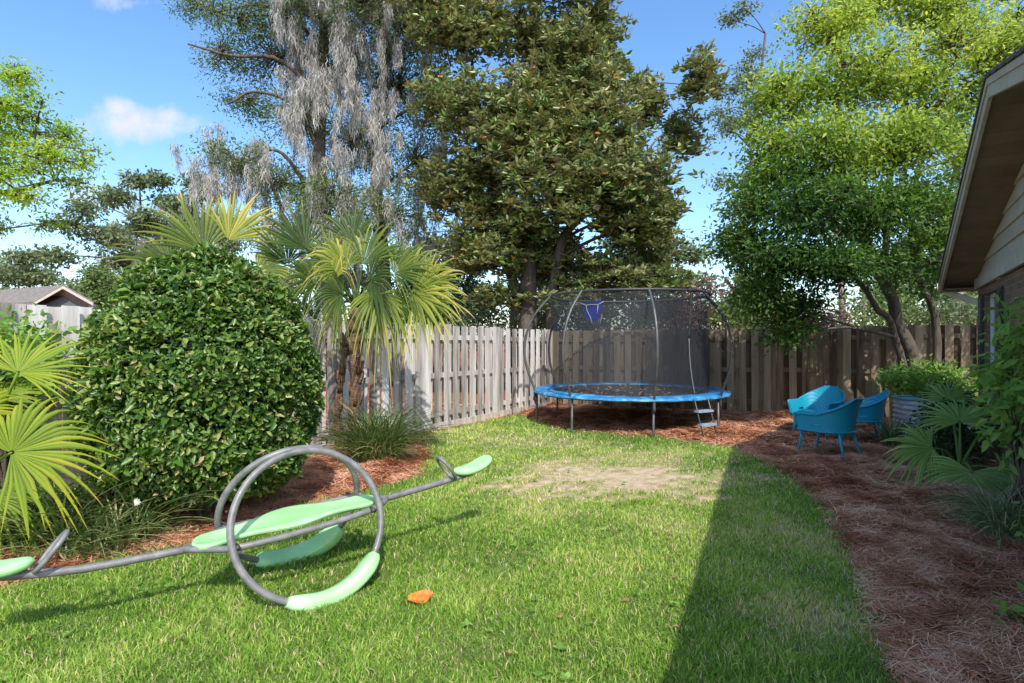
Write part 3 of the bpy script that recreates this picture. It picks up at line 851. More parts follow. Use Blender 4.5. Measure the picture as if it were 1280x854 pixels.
b = MB(); b.tube(circ(1.5, HT + 1.81), .024, 7, closed=True); b.build('top_ring', M['tubeblack'], tr)
b = MB()
hs = np.linspace(0, 1, 14)
rows = []
for h in hs:
    r = 1.475 + .03 * h - .07 * math.sin(h * np.pi) * (1 - .5 * np.abs(np.cos(4 * (aa - A8[0])))) ** 1
    rw = TC_ + np.stack([np.cos(aa) * r, np.sin(aa) * r, HT + .02 + 1.77 * h - .03 * h * (1 - np.cos(4 * (aa - A8[0])) ** 2)], -1)
    rows.append(rw)
b.grid(np.stack(rows, 1), closeu=True); net = b.build('safety_net', M['net'], tr)
b = MB(); a = math.radians(306)
b.tube(spline([pol(a, 1.50, HT + .03), pol(a - .03, 1.45, HT + .5), pol(a - .05, 1.44, HT + 1.0)], 12), .007, 6); b.build('zip', M['zip'], net)
b = MB(); b.tube(spline([pol(a - .05, 1.44, HT + 1.0), pol(a - .05, 1.46, HT + 1.4), pol(a - .05, 1.5, HT + 1.79)], 12), .018, 6); b.build('door_strap', M['tubeblack'], net)
# backboard
a = math.radians(232); rad = np.array([math.cos(a), math.sin(a), 0]); tng = np.array([-rad[1], rad[0], 0])
BC = TC_ + rad * 1.38 + UP * 2.09
bb = thing('basketball_backboard', 'small royal blue basketball backboard hung inside the trampoline net', 'backboard', tuple(BC))
b = MB(); a5 = [(-.21, .14), (-.2, .18), (.2, .18), (.21, .14), (.13, -.12), (.09, -.16), (-.09, -.16), (-.13, -.12)]
b.prism([BC + tng * x + UP * y for x, y in a5[::-1]], rad * .02); b.build('board', M['royal'], bb, False)
b = MB()
b.tube([BC + tng * x + UP * y + rad * .032 for x, y in [(-.23, .15), (-.12, .11), (0, .115), (.12, .11), (.23, .16)]], .009, 6)
b.tube([BC + tng * x + UP * y + rad * .032 for x, y in [(.12, .11), (.11, .02), (.1, -.05)]], .008, 6)
b.tube([BC + tng * x + UP * y + rad * .032 for x, y in [(-.12, .11), (-.1, .02), (-.02, -.13), (.0, -.22)]], .007, 6)
b.build('strap', M['white'], bb)
b = MB(); q = np.linspace(0, 6.283, 25)[:-1]
rc = BC - rad * .13 - UP * .05
b.tube(rc + np.cos(q)[:, None] * rad * .11 + np.sin(q)[:, None] * tng * .11, .007, 6, closed=True); rim = b.build('rim', M['orange'], bb)
b = MB()
for x in q[::2]:
    v0 = math.cos(x) * rad + math.sin(x) * tng; b.tube([rc + v0 * .11, rc + v0 * .075 - UP * .1, rc + v0 * .06 - UP * .19], .004, 4)
b.build('hoop_net', M['white'], rim)
# ladder
a = math.radians(297); rad = np.array([math.cos(a), math.sin(a), 0]); tng = np.array([-rad[1], rad[0], 0])
LB = TC_ + rad * (RT + .26)
ld = thing('ladder', 'small two-step ladder with pale blue treads hooked on the trampoline rim', 'ladder', tuple(LB))
for sg in (-1, 1):
    b = MB(); b.tube([TC_ + rad * (RT - .0) + tng * sg * .15 + UP * (HT + .0), TC_ + rad * (RT + .07) + tng * sg * .15 + UP * (HT - .03), LB + tng * sg * .15 + UP * .02], .012, 8)
    b.build('rail', M['polegrey'], ld)
for h, o in ((.43, .12), (.22, .195)):
    b = MB(); b.box(TC_ + rad * (RT + o) + UP * h, (.10, .33, .035), np.stack([rad, tng, UP], 1)); b.build('tread', M['tread'], ld, False)
b = MB(); n = 170
rr_ = np.sqrt(R.random(n)) * 1.42; th = R.uniform(0, 6.28, n)
C = TC_ + np.stack([rr_ * np.cos(th), rr_ * np.sin(th), HT - .045 + .05 * (rr_ / 1.5) ** 2 + .008 + 0 * rr_], -1)
leaves(b, C, rdir(n) * [1, 1, .25], rdir(n, 2), R.uniform(.06, .15, n), R.uniform(.03, .06, n), R.random(n))
tag(b.build('leaf_litter', M['tan']), 'dry tan leaves lying all over the trampoline mat', 'leaf litter', kind='stuff')

# ------------------------------------------------------------------ wicker chairs
def make_chair():
    root = thing('wicker_chair', 'front blue wicker tub armchair, seen from behind, nearest the lawn', 'chair', (0, 0, 0), 'blue wicker armchairs on the pine straw')
    # faces +X locally
    n, m = 57, 15
    th = np.linspace(-2.35, 2.35, n)            # 0 = the back (-X)
    b = MB()
    top = .59 + .22 * np.clip((1.75 - np.abs(th)) / 1.5, 0, 1) ** 1.3
    P = np.zeros((n, m, 3)); Pi = np.zeros((n, m, 3))
    for i_ in range(n):
        for j_ in range(m):
            k = j_ / (m - 1); r = .285 + .03 * k ** 1.4 * (1 + 1.3 * max(0, math.cos(th[i_])))
            z = .37 + (top[i_] - .37) * k
            cx = -math.cos(th[i_]) * r * 1.0; cy = math.sin(th[i_]) * r * 1.06
            # arms run straight forward past the sides
            if abs(th[i_]) > 1.57:
                cx = (abs(th[i_]) - 1.57) / .78 * .30 * (1 + .1 * k); cy = math.copysign(r * 1.06, th[i_])
            P[i_, j_] = (cx, cy, z)
            sc_ = 1 - .02 / r
            Pi[i_, j_] = (cx * (sc_ if abs(th[i_]) < 1.57 else 1), cy * sc_, z)
    mask = np.ones((n - 1, m - 1), bool)
    for i_ in (6, 7, 8, 9, 10, n - 8, n - 9, n - 10, n - 11, n - 12):
        mask[i_, 4] = False
        if i_ not in (6, 10, n - 8, n - 12): mask[i_, 5] = False
    b.grid(P, mask=mask); b.grid(Pi, mask=mask)
    b.build('tub_back', M['wicker'], root)
    b = MB(); b.tube(np.vstack([P[0, 0][None], P[0, ::3], P[:, -1], P[-1, ::-3], P[-1, 0][None]])[1:-1], .017, 8)
    b.tube(P[:, 0], .014, 8); b.build('rim', M['bluepaint'], root)
    b = MB(); th2 = np.linspace(0, 2 * np.pi, 41)[:-1]
    ox = np.where(np.cos(th2) > 0, np.sign(np.cos(th2)) * np.abs(np.cos(th2)) ** .5 * .30, np.cos(th2) * .265); oy = np.sign(np.sin(th2)) * np.abs(np.sin(th2)) ** .7 * .275
    rows = [np.stack([ox * s_, oy * s_, 0 * ox + z_], -1) for s_, z_ in ((.02, .425), (.6, .428), (.93, .435), (1, .42), (1, .37))]
    b.grid(np.stack(rows, 1), closeu=True); b.build('seat', M['wicker'], root)
    for x, y, x2, y2 in ((.26, .25, .30, .27), (.26, -.25, .30, -.27), (-.19, .2, -.29, .26), (-.19, -.2, -.29, -.26)):
        b = MB(); b.tube([(x, y, .37), ((x + x2) / 2, (y + y2) / 2, .18), (x2, y2, 0)], [.019, .017, .014], 10); b.build('leg', M['bluepaint'], root)
    return root


def copy_thing(o, loc, rz, label, group=None):
    r = o.copy(); COL.objects.link(r); r.location = loc; r.rotation_euler = (0, 0, rz); r['label'] = label
    if group: r['group'] = group
    for c in o.children:
        cc = c.copy(); COL.objects.link(cc); cc.parent = r
        for g in c.children:
            gg = g.copy(); COL.objects.link(gg); gg.parent = cc
    return r


ch = make_chair()
ch.location = (4.32, 7.60, .0); ch.rotation_euler = (0, 0, math.radians(127))
copy_thing(ch, (5.36, 8.6, .0), math.radians(158), 'blue wicker tub armchair on the right, beside the galvanised planter')
copy_thing(ch, (5.02, 9.15, .0), math.radians(212), 'rear blue wicker tub armchair with rounded back nearest the fence')

# ------------------------------------------------------------------ planter
PL = np.array([6.74, 9.0, 0])
pt = thing('planter', 'corrugated galvanised raised planter with teal rim beside the house corner', 'planter', tuple(PL))
n = 160; u = np.linspace(0, 2 * np.pi, n + 1)[:-1]
ox = np.sign(np.cos(u)) * np.abs(np.cos(u)) ** .45 * .48; oy = np.sign(np.sin(u)) * np.abs(np.sin(u)) ** .45 * .33
ang = math.radians(-12); ca, sa = math.cos(ang), math.sin(ang)
X = ox * ca - oy * sa; Yv = ox * sa + oy * ca
hz = np.linspace(0, .64, 80)
P = np.stack([np.stack([PL[0] + X * (1 + .02 * math.sin(h * 78)), PL[1] + Yv * (1 + .02 * math.sin(h * 78)), 0 * X + h], -1) for h in hz], 1)
b = MB(); b.grid(P, closeu=True); b.build('side_panel', M['galv'], pt)
b = MB(); b.tube(np.stack([PL[0] + X * 1.02, PL[1] + Yv * 1.02, 0 * X + .65], -1), .02, 8, closed=True); b.build('rim', M['teal'], pt)
b = MB(); b.grid(np.stack([np.stack([PL[0] + X * k, PL[1] + Yv * k, 0 * X + .58], -1) for k in (.01, .97)], 1), closeu=True); b.build('soil', M['soil'], pt)


# ------------------------------------------------------------------ plants near
def clump(name, label, base, n, L0, L1, w, matn, cat='plant', group=None, **k):
    base = np.asarray(base, float); base = np.array([base[0], base[1], float(gz(base[0], base[1])) + .0])
    b = MB(); straps(b, base, n, L0, L1, w, **k)
    r = thing(name, label, cat, tuple(base), group)
    b.build('leaves', M[matn], r)
    return r


# clipped round shrub
SC = np.array([-2.73, 5.0, 0])
r_ = thing('round_shrub', 'large clipped ball shrub of glossy dark green leaves beside the seesaw', 'shrub', tuple(SC))
b = MB()
for k in range(7):
    a = k * .9; b.tube(spline([SC + [math.cos(a) * .06, math.sin(a) * .06, 0], SC + [math.cos(a) * .25, math.sin(a) * .25, .5], SC + [math.cos(a) * .6, math.sin(a) * .6, 1.1]], 8), np.linspace(.04, .015, 8), 6)
b.build('stem', M['bark'], r_)
b = MB(); n = 72000
D = rdir(n); cz = 1.27; rad = np.array([.93, .93, 1.08])
gap = fbm(D[:, 0] * 4, D[:, 2] * 9 + D[:, 1] * 4, 1.6, 23)
lump = 1 + .03 * fbm(D[:, 0] * 3, D[:, 1] * 3 + D[:, 2] * 3, 3, 21) + .02 * fbm(D[:, 0] * 9, D[:, 2] * 9, 3, 22) + .05 * np.clip(gap, -1.2, .5)
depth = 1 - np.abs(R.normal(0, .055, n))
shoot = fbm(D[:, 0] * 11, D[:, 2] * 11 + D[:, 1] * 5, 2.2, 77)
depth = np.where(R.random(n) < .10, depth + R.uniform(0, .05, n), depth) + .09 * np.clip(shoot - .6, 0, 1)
tier = .010 * np.sin((D[:, 2] * 1.2 + cz) * 40 + 3 * fbm(D[:, 0] * 3, D[:, 1] * 3, 1, 31))
taper = 1 - .16 * np.clip(D[:, 2], 0, 1) ** 1.3 
zl = np.clip(-D[:, 2], 0, .97)
taper = np.where(D[:, 2] < 0, (1 - zl ** 3.2) ** (1 / 3.2) / np.sqrt(1 - zl ** 2), taper)
Pn = SC + [0, 0, cz] + D * rad * (lump * depth + tier)[:, None] * np.stack([taper, taper, 1 + 0 * taper], -1)
k = (Pn[:, 2] > .12) & ((D[:, 1] < .55)) & (R.random(n) < .75 + .5 * gap)
Pn, D_ = Pn[k], D[k]; n = len(Pn)
ax = norm(D_ * .55 + rdir(n) * .8 + [0, 0, .12]); nr = norm(D_ * .8 + rdir(n) * .55 + [0, 0, .45])
ln = np.clip(R.lognormal(-3.05, .3, n), .022, .1)
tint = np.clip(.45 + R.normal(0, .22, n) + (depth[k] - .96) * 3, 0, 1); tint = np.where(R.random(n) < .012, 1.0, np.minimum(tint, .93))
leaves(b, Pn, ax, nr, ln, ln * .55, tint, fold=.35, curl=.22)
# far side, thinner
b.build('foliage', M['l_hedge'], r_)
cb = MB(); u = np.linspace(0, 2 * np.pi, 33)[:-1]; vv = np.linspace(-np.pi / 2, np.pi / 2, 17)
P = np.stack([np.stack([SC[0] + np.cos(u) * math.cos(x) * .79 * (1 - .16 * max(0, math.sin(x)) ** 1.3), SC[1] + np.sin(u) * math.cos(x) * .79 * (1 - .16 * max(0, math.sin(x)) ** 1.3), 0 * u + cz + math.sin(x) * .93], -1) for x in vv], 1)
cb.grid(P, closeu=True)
M['inner'] = mat('shaded_inner_foliage', [(0, (.003, .006, .002)), (1, (.012, .022, .007))], 14, .95, .5)  # near-black shell, shade between the leaves put into its colour
cb.build('shade_core', M['inner'], r_)

# left fan palm (yellow-green)
def camn(hub, tx=0, tz=0):                   # normal roughly facing the viewer, tilted
    v = norm(np.array([-hub[0], -hub[1], 0])); s = np.array([v[1], -v[0], 0])
    return norm(v + s * tx + UP * tz)


c = np.array([-3.95, 4.15, .35])
fr = []
for px, py, Y, tx, tz, r, dr, ti, sp in ((22, 466, 4.0, .4, .5, .56, .10, .42, 1.7), (14, 566, 3.75, .15, .35, .66, .22, .45, 2.1), (-40, 520, 3.8, -.3, .5, .6, .2, .5, 2.0),
                                         (-60, 440, 4.2, 0, .7, .55, .2, .4, 1.9), (0, 500, 4.4, .5, 1.2, .5, .3, .3, 1.8), (-90, 600, 3.9, -.3, .5, .6, .3, .4, 1.9), (-10, 620, 3.9, .2, .9, .45, .4, .2, 1.6)):
    h = W(px, py, Y); fr.append((h, camn(h, tx, tz), r * .9, dr, ti, sp))
palm('fan_palm', 'yellow green fan palm with two broad fronds at the left edge', (-3.95, 4.15, 0), c, fr, M['frond_y'], [([(-3.95, 4.15, 0), (-3.95, 4.15, .2), tuple(c)], .06)], M['palmbark'])

# cabbage palm between shrub and fence
c = np.array([-2.0, 7.2, 2.0]); fr = []
spec = [(372, 300, 7.4, -.5, .1, .85, .10, .30, 1.1), (345, 322, 7.5, -.9, .3, .8, .2, .25, 1.2), (405, 318, 7.3, .6, .2, .85, .3, .40, 1.2), (430, 330, 6.9, -.9, .2, .8, .6, .62, 1.5), (455, 322, 7.2, .7, .2, .95, .25, .40, 1.2),
        (500, 335, 7.1, 1.1, .3, .9, .4, .40, 1.4), (528, 365, 6.9, 1.2, .5, .95, .35, .66, 1.5), (540, 375, 6.9, .9, .9, .8, .3, .6, 1.3), (480, 365, 6.7, -.6, .6, .75, .6, .50, 1.6), (425, 365, 6.7, -1.0, .3, .65, .7, .30, 1.7),
        (385, 350, 7.0, -1.3, .4, .75, .6, .30, 1.5), (455, 375, 6.8, .9, .3, .6, .9, .42, 1.7), (500, 380, 7.0, 1.4, .2, .6, .9, .35, 1.5), (515, 345, 7.6, .6, .3, .9, .3, .5, 1.2), (440, 290, 7.7, .3, .1, .75, .2, .25, 1.0),
        (425, 385, 7.1, -1.2, .1, .5, 1.1, .75, 1.2), (470, 395, 7.1, 1.0, .1, .5, 1.1, .82, 1.2), (410, 345, 6.7, .8, .1, .7, .8, .78, 1.1), (490, 310, 7.2, -.4, 1.0, .8, .4, .3, 1.4), (465, 345, 6.6, 1.5, .2, .7, .6, .2, 1.5), (545, 360, 7.2, 1.6, .3, .9, .3, .75, 1.2)]
for px, py, Y, tx, tz, r, dr, ti, sp in spec:
    h = W(px, py, Y); fr.append((c + (h - c) * .85, camn(h, tx, tz), r * .95, dr * .62, ti - .11 + R.uniform(-.08, .08), sp))
palm('cabbage_palm', 'shaggy cabbage palm with drooping fronds against the pale side fence', (-2.04, 7.2, 0), c, fr, M['frond'],
     [([(-2.04, 7.2, 0), (-2.02, 7.2, 1.0), tuple(c)], .065), ([(-2.28, 7.35, 0), (-2.25, 7.3, .9), (-2.1, 7.25, 1.8)], .045)], M['palmbark'])

# palm behind the shrub, beyond the fence
c = np.array([-4.35, 8.2, 2.5]); fr = []
for px, py, Y, tx, tz, r, dr, ti, sp in ((285, 300, 8.0, .2, .1, .95, .05, .62, 1.0), (255, 315, 8.2, -.3, .1, 1.15, .1, .35, 1.1), (215, 335, 8.3, -.6, .3, 1.0, .2, .3, 1.3), (320, 340, 8.2, .5, .3, .9, .4, .4, 1.6), (300, 360, 7.9, .2, .5, .8, .6, .4, 1.8)):
    h = W(px, py, Y); fr.append((h, camn(h, tx, tz), r, dr, ti, sp))
palm('neighbour_palm', 'palm whose upright yellow frond shows above the round shrub', (-4.35, 8.2, 0), c, fr, M['frond'], [([(-4.35, 8.2, 0), (-4.3, 8.2, 1.2), tuple(c)], .10)], M['palmbark'])

# right low fan palm
c = np.array([5.0, 6.25, .15]); fr = []
for px, py, Y, tx, tz, r, dr, ti, sp in ((1200, 528, 6.2, -.2, .8, .60, .22, .45, 2.0), (1215, 590, 5.7, -.3, 1.0, .62, .28, .5, 2.1), (1165, 560, 6.0, -.6, .9, .50, .28, .4, 1.9), (1250, 520, 6.4, .3, 1.0, .5, .25, .35, 1.9), (1255, 590, 6.0, .3, .9, .5, .4, .3, 1.9), (1185, 500, 6.8, -.2, .5, .45, .2, .35, 1.7)):
    h = W(px, py, Y); fr.append((h, camn(h, tx, tz), r, dr, ti, sp))
palm('low_fan_palm', 'low deep green fan palm growing in the shaded right bed', (5.0, 6.25, 0), c, fr, M['frond_g'])

clump('strap_plant', 'sprawling strap-leaved clump with a white flower left of the seesaw', G(118, 682), 620, .35, .95, .015, 'strap', spread=.42, bend=1.35, th0=(.3, 1.1), cat='grass clump')
clump('strap_plant', 'arching strap-leaved clump at the foot of the cabbage palm', G(468, 585) + [0, .1, 0], 750, .45, 1.0, .017, 'strap', spread=.26, bend=1.5, th0=(.05, .9), cat='grass clump')
clump('strap_plant', 'narrow-leaved clump at the left edge below the fan palm', G(20, 690), 320, .3, .65, .016, 'strap', spread=.3, bend=1.7, th0=(.05, .7), tint=.3, cat='grass clump')
clump('liriope_clump', 'grey green liriope clump spilling onto pine straw at right edge', G(1258, 672), 620, .3, .66, .009, 'strap_g', spread=.17, bend=2.2, th0=(.05, .9), cat='grass clump')
clump('liriope_clump', 'small thin-leaved liriope clump behind the low fan palm', np.array([4.6, 5.35, 0]) + [.25, 0, 0], 200, .2, .4, .008, 'strap_g', spread=.12, bend=2.2, cat='grass clump')
clump('bromeliad', 'dark upright bromeliad between the right chair and the planter', G(1112, 562), 34, .3, .55, .045, 'strap', spread=.07, bend=1.0, th0=(.1, .7), tint=.35, dead=.05)
clump('bromeliad', 'small broad-leaved bromeliad in front of the planter', G(1145, 560), 30, .2, .4, .045, 'strap', spread=.06, bend=1.2, tint=.2, dead=.0)
o = clump('planter_plant', 'spiky green plant standing up inside the galvanised planter', np.array([6.75, 8.95, 0]), 40, .3, .6, .035, 'strap', spread=.15, bend=1.2, tint=.4)
o.location.z = .58
# white flower
fl = W(172, 627, 4.3); f_ = thing('flower', 'single white flower above the strap leaves left of the seesaw', 'flower', tuple(fl * [1, 1, 0]))
b = MB(); n = 9; a = np.linspace(0, 6.28, n + 1)[:-1]
v = norm(np.stack([np.cos(a), -.5 + 0 * a, np.sin(a)], -1)); leaves(b, np.repeat(fl[None], n, 0), v, np.tile([0, -1, .3], (n, 1)), .036, .02, .5); b.build('petals', M['petal'], f_)
b = MB(); b.tube(spline([fl * [1, 1, 0] + [.05, .05, 0], fl * [1, 1, .6] + [.03, .03, 0], fl], 7), .0025, 5); b.build('stem', M['strap'], f_)


def bush(name, label, C, rad, n, L, ratio, matn, stems=5, per=10, cr=.09, cat='shrub', group=None, inner=.3, tint=.45, up=.8, leafdroop=0.):
    C = np.asarray(C, float); rad = np.asarray(rad, float)
    root = thing(name, label, cat, (C[0], C[1], 0), group)
    D = rdir(n); Q = C + D * rad * (inner + (1 - inner) * R.random(n)[:, None] ** .6) * (1 + .2 * fbm(D[:, 0] * 2, D[:, 1] * 2 + D[:, 2] * 2, 2, n)[:, None])
    Q = Q[Q[:, 2] > .05]
    b = MB()
    for q in Q[:: max(1, len(Q) // (stems * 6))]:
        m = np.array([C[0] + (q[0] - C[0]) * .35, C[1] + (q[1] - C[1]) * .35, q[2] * .5]); bs = np.array([C[0], C[1], 0]) + R.normal(0, .05, 3) * [1, 1, 0]
        b.tube(spline([bs, m, q], 7), np.linspace(.014, .004, 7) * max(1, rad[2]), 5)
    b.build('stem', M['bark'], root)
    b = MB(); cluster_leaves(b, Q, per, cr, L, ratio, up, leafdroop, 'cloud', np.full(len(Q), tint) + R.normal(0, .08, len(Q)), .15, .8)
    b.build('foliage', M[matn], root)
    return root


bush('bed_shrub', 'loose green shrub between the planter and the back fence', W(1160, 480, 9.75), (.85, .4, .35), 220, .10, .35, 'l_planter', cr=.13, per=12)
bush('bed_shrub', 'broad-leaved green shrub in front of the side fence at far left', W(12, 452, 4.75), (.55, .35, .42), 160, .07, .55, 'l_planter', cr=.12)
bush('bed_shrub', 'small green weed low under the fan palm at left', G(60, 668) + [0, 0, .2], (.5, .28, .2), 90, .06, .5, 'l_planter', cr=.08)
bush('leafy_shrub', 'tall pale-leaved shrub filling the right edge by the brick wall', np.array([4.10, 4.5, 1.25]), (.17, .25, .66), 90, .12, .38, 'l_planter', cr=.13, per=9, tint=.55, leafdroop=-.3)
bush('leafy_shrub', 'lower leafy green shrub at right edge above the liriope', np.array([3.82, 3.95, .22]), (.12, .15, .16), 20, .09, .42, 'l_planter', cr=.10, per=8, tint=.5)
bush('seedling', 'small green seedling sprouting from pine straw in lower right corner', G(1285, 800) + [0, 0, .12], (.13, .1, .08), 14, .07, .45, 'l_planter', cr=.05, per=6, tint=.55, cat='plant')
bush('bed_shrub', 'dark green shrub low beside the house wall behind the fan palm', np.array([5.45, 6.95, .45]), (.4, .4, .5), 150, .09, .4, 'l_dark', cr=.12)

# ------------------------------------------------------------------ trees
def lobes(spec, jy=.0):
    out = []
    for px, py, rx, ry, Y, n, ti in spec:
        out.append((W(px, py, Y), (rx / F * Y, (rx + ry) / 2 / F * Y, ry / F * Y), n, ti))
    return out


# right-hand tree
T0 = np.array([7.45, 10.35, 0])
tree('shade_tree', 'large leaning tree with bright yellow green crown behind the blue chairs', 'tree', tuple(T0),
     [([T0, W(1136, 430, 10.3), W(1112, 365, 10.2), W(1084, 308, 10.0), W(1062, 230, 9.9), W(1050, 130, 9.9), W(1045, 20, 9.9)], .125, .04),
      ([T0 + [-.12, -.1, 0], W(1118, 415, 10.2), W(1096, 385, 10.1), W(1065, 340, 9.8), W(1025, 290, 9.6)], .07, .03),
      ([T0 + [.25, -.1, 0], W(1170, 405, 10.1), W(1150, 355, 10.0), W(1140, 300, 9.8), W(1150, 200, 9.7), W(1185, 100, 9.6)], .075, .03),
      ([W(1100, 340, 10.1), W(1108, 290, 10.1), W(1112, 220, 10.2), W(1132, 120, 10.3), W(1160, 10, 10.3)], .07, .03),
      ([W(1085, 312, 10.0), W(1035, 270, 9.8), W(1000, 220, 9.6), W(975, 170, 9.5)], .06, .02)],
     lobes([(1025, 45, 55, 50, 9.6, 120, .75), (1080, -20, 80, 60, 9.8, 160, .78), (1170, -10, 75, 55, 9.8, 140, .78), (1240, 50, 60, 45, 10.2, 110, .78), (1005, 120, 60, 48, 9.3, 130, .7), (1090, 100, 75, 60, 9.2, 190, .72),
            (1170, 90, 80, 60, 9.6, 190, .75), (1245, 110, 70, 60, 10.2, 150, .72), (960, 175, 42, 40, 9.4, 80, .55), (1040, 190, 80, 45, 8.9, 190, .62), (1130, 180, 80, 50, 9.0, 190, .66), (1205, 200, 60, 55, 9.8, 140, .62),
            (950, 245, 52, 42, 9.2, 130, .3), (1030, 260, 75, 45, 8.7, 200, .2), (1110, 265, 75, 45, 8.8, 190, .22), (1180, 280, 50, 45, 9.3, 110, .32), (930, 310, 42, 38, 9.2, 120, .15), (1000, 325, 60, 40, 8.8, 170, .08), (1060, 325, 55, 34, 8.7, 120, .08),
            (1135, 335, 45, 35, 9.2, 80, .2), (960, 375, 45, 32, 9.4, 90, .14), (1020, 385, 40, 25, 9.6, 45, .16), (990, 415, 42, 16, 9.6, 50, .2), (1165, 345, 30, 30, 10.3, 50, .4), (1330, 240, 110, 70, 8.9, 260, .4), (1300, 130, 80, 60, 9.6, 160, .6)]),  # second-last lobe added out of view to shade the back fence
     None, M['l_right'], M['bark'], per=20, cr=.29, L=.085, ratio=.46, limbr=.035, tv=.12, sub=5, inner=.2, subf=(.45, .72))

# magnolia
T1 = np.array([.55, 15.6, 0])
mg = [(640, -60, 110, 60), (560, -20, 60, 60), (720, -30, 55, 50), (590, 45, 60, 50), (670, 30, 75, 55), (745, 45, 45, 42), (590, 120, 62, 50), (670, 115, 75, 50), (755, 125, 60, 45), (820, 120, 42, 30), (870, 105, 26, 38), (850, 165, 40, 36),
      (580, 195, 55, 45), (655, 195, 75, 48), (740, 205, 70, 48), (815, 215, 52, 40), (600, 265, 58, 45), (680, 275, 70, 42), (765, 275, 60, 42), (830, 280, 40, 35), (610, 330, 58, 35), (680, 345, 60, 30), (760, 345, 65, 26), (835, 340, 42, 24), (625, 372, 40, 22), (720, 375, 50, 16), (560, 250, 35, 45), (895, 85, 14, 28), (640, 160, 90, 60), (710, 240, 90, 55), (640, 300, 80, 50), (720, 320, 90, 40), (790, 250, 60, 50), (720, 90, 70, 55), (700, 165, 80, 50), (800, 320, 60, 35), (770, 170, 60, 40)]
tree('magnolia_tree', 'big dark magnolia tree with glossy bronze-backed leaves behind the trampoline', 'tree', tuple(T1),
     [([T1, W(662, 420, 15.6), W(658, 300, 15.7), W(668, 150, 15.7), W(665, -60, 15.7)], .33, .08), ([T1 + [.5, .1, 0], W(690, 400, 15.5), W(700, 310, 15.2), W(735, 262, 15.0), W(775, 240, 14.8)], .2, .07),
      ([W(650, 380, 15.7), W(625, 300, 15.8), W(610, 200, 15.9), W(590, 80, 15.9)], .16, .05)],
     [(W(a, b_, 15.3 + R.uniform(-.9, .9)), (c_ / F * 15.5, c_ / F * 15.5 * .9, d_ / F * 15.5), int(c_ * d_ / 14.5), .44 + R.uniform(-.10, .10)) for a, b_, c_, d_ in mg],
     None, M['l_mag'], M['bark'], per=14, cr=.30, L=.18, ratio=.42, mode='rosette', twigr=.013, limbr=.06, tv=.27, inner=.1, sub=2, subf=(.72, .95))

# moss-draped tree
T2 = np.array([-5.3, 18.2, 0]); Y = 18
mo_l = [(250, 5, 40, 25), (300, 25, 55, 35), (370, 10, 70, 45), (450, 0, 80, 50), (520, 30, 50, 60), (280, 75, 40, 25), (350, 75, 60, 40), (430, 80, 60, 50), (500, 110, 60, 60), (310, 130, 45, 25), (380, 150, 60, 40), (450, 180, 60, 45), (520, 200, 45, 50), (290, 200, 40, 28), (350, 230, 50, 40), (420, 250, 60, 35), (490, 270, 55, 35), (550, 120, 30, 60), (330, 290, 40, 25)]
ms = []
for k in range(340):
    px = R.normal(440, 75); py = R.uniform(-40, 300)
    if px < 340: py = max(py, 170 + R.uniform(0, 60))
    if px > 565 or (px > 500 and R.random() < .4): continue
    big = R.random() < .3
    ms.append((W(px, py, Y + R.uniform(-1.6, 1.2)), R.uniform(.12, .3) if big else R.uniform(.05, .13), int(R.uniform(70, 130)) if big else int(R.uniform(25, 60)), R.uniform(.8, 2.2) if big else R.uniform(.3, 1.0)))
for px, py in ((262, 160), (275, 155), (300, 200), (268, 175), (320, 210), (560, 100), (545, 180), (570, 240), (540, 260), (585, 200)):
    ms.append((W(px, py, 17.5), .15, 60, R.uniform(.9, 1.8)))
tree('moss_draped_tree', 'tall tree hung with long grey Spanish moss left of the magnolia', 'tree', tuple(T2),
     [([T2, W(415, 380, 18.2), W(402, 250, 18.1), W(400, 120, 18), W(408, -60, 18)], .3, .12), ([W(480, 480, 18.8) * [1, 1, 0], W(478, 350, 18.8), W(472, 220, 18.6), W(480, 90, 18.5), (W(476, -60, 18.5))], .3, .12),
      ([W(402, 200, 18), W(372, 135, 17.5), W(320, 115, 17.2), W(285, 130, 17)], .075, .03), ([W(405, 130, 18), W(350, 75, 17.5), W(290, 70, 17.2), W(235, 55, 17)], .075, .03), ([W(410, 60, 18), W(340, 10, 17.5), W(265, 15, 17.2)], .075, .03), ([W(400, 260, 18), W(350, 190, 17.5), W(300, 205, 17.2)], .075, .03),
      ([W(400, 330, 18), W(360, 280, 17.8), W(335, 220, 17.6)], .12, .04)],
     [(W(a, b_, 18 + R.uniform(-1.2, 1.2)), (c_ / F * 18, c_ / F * 15, d_ / F * 18), int(c_ * d_ / 13), .45) for a, b_, c_, d_ in mo_l],
     None, M['l_moss'], M['bark'], per=16, cr=.35, L=.11, ratio=.35, moss=ms, twigr=.014, limbr=.07, inner=.25)

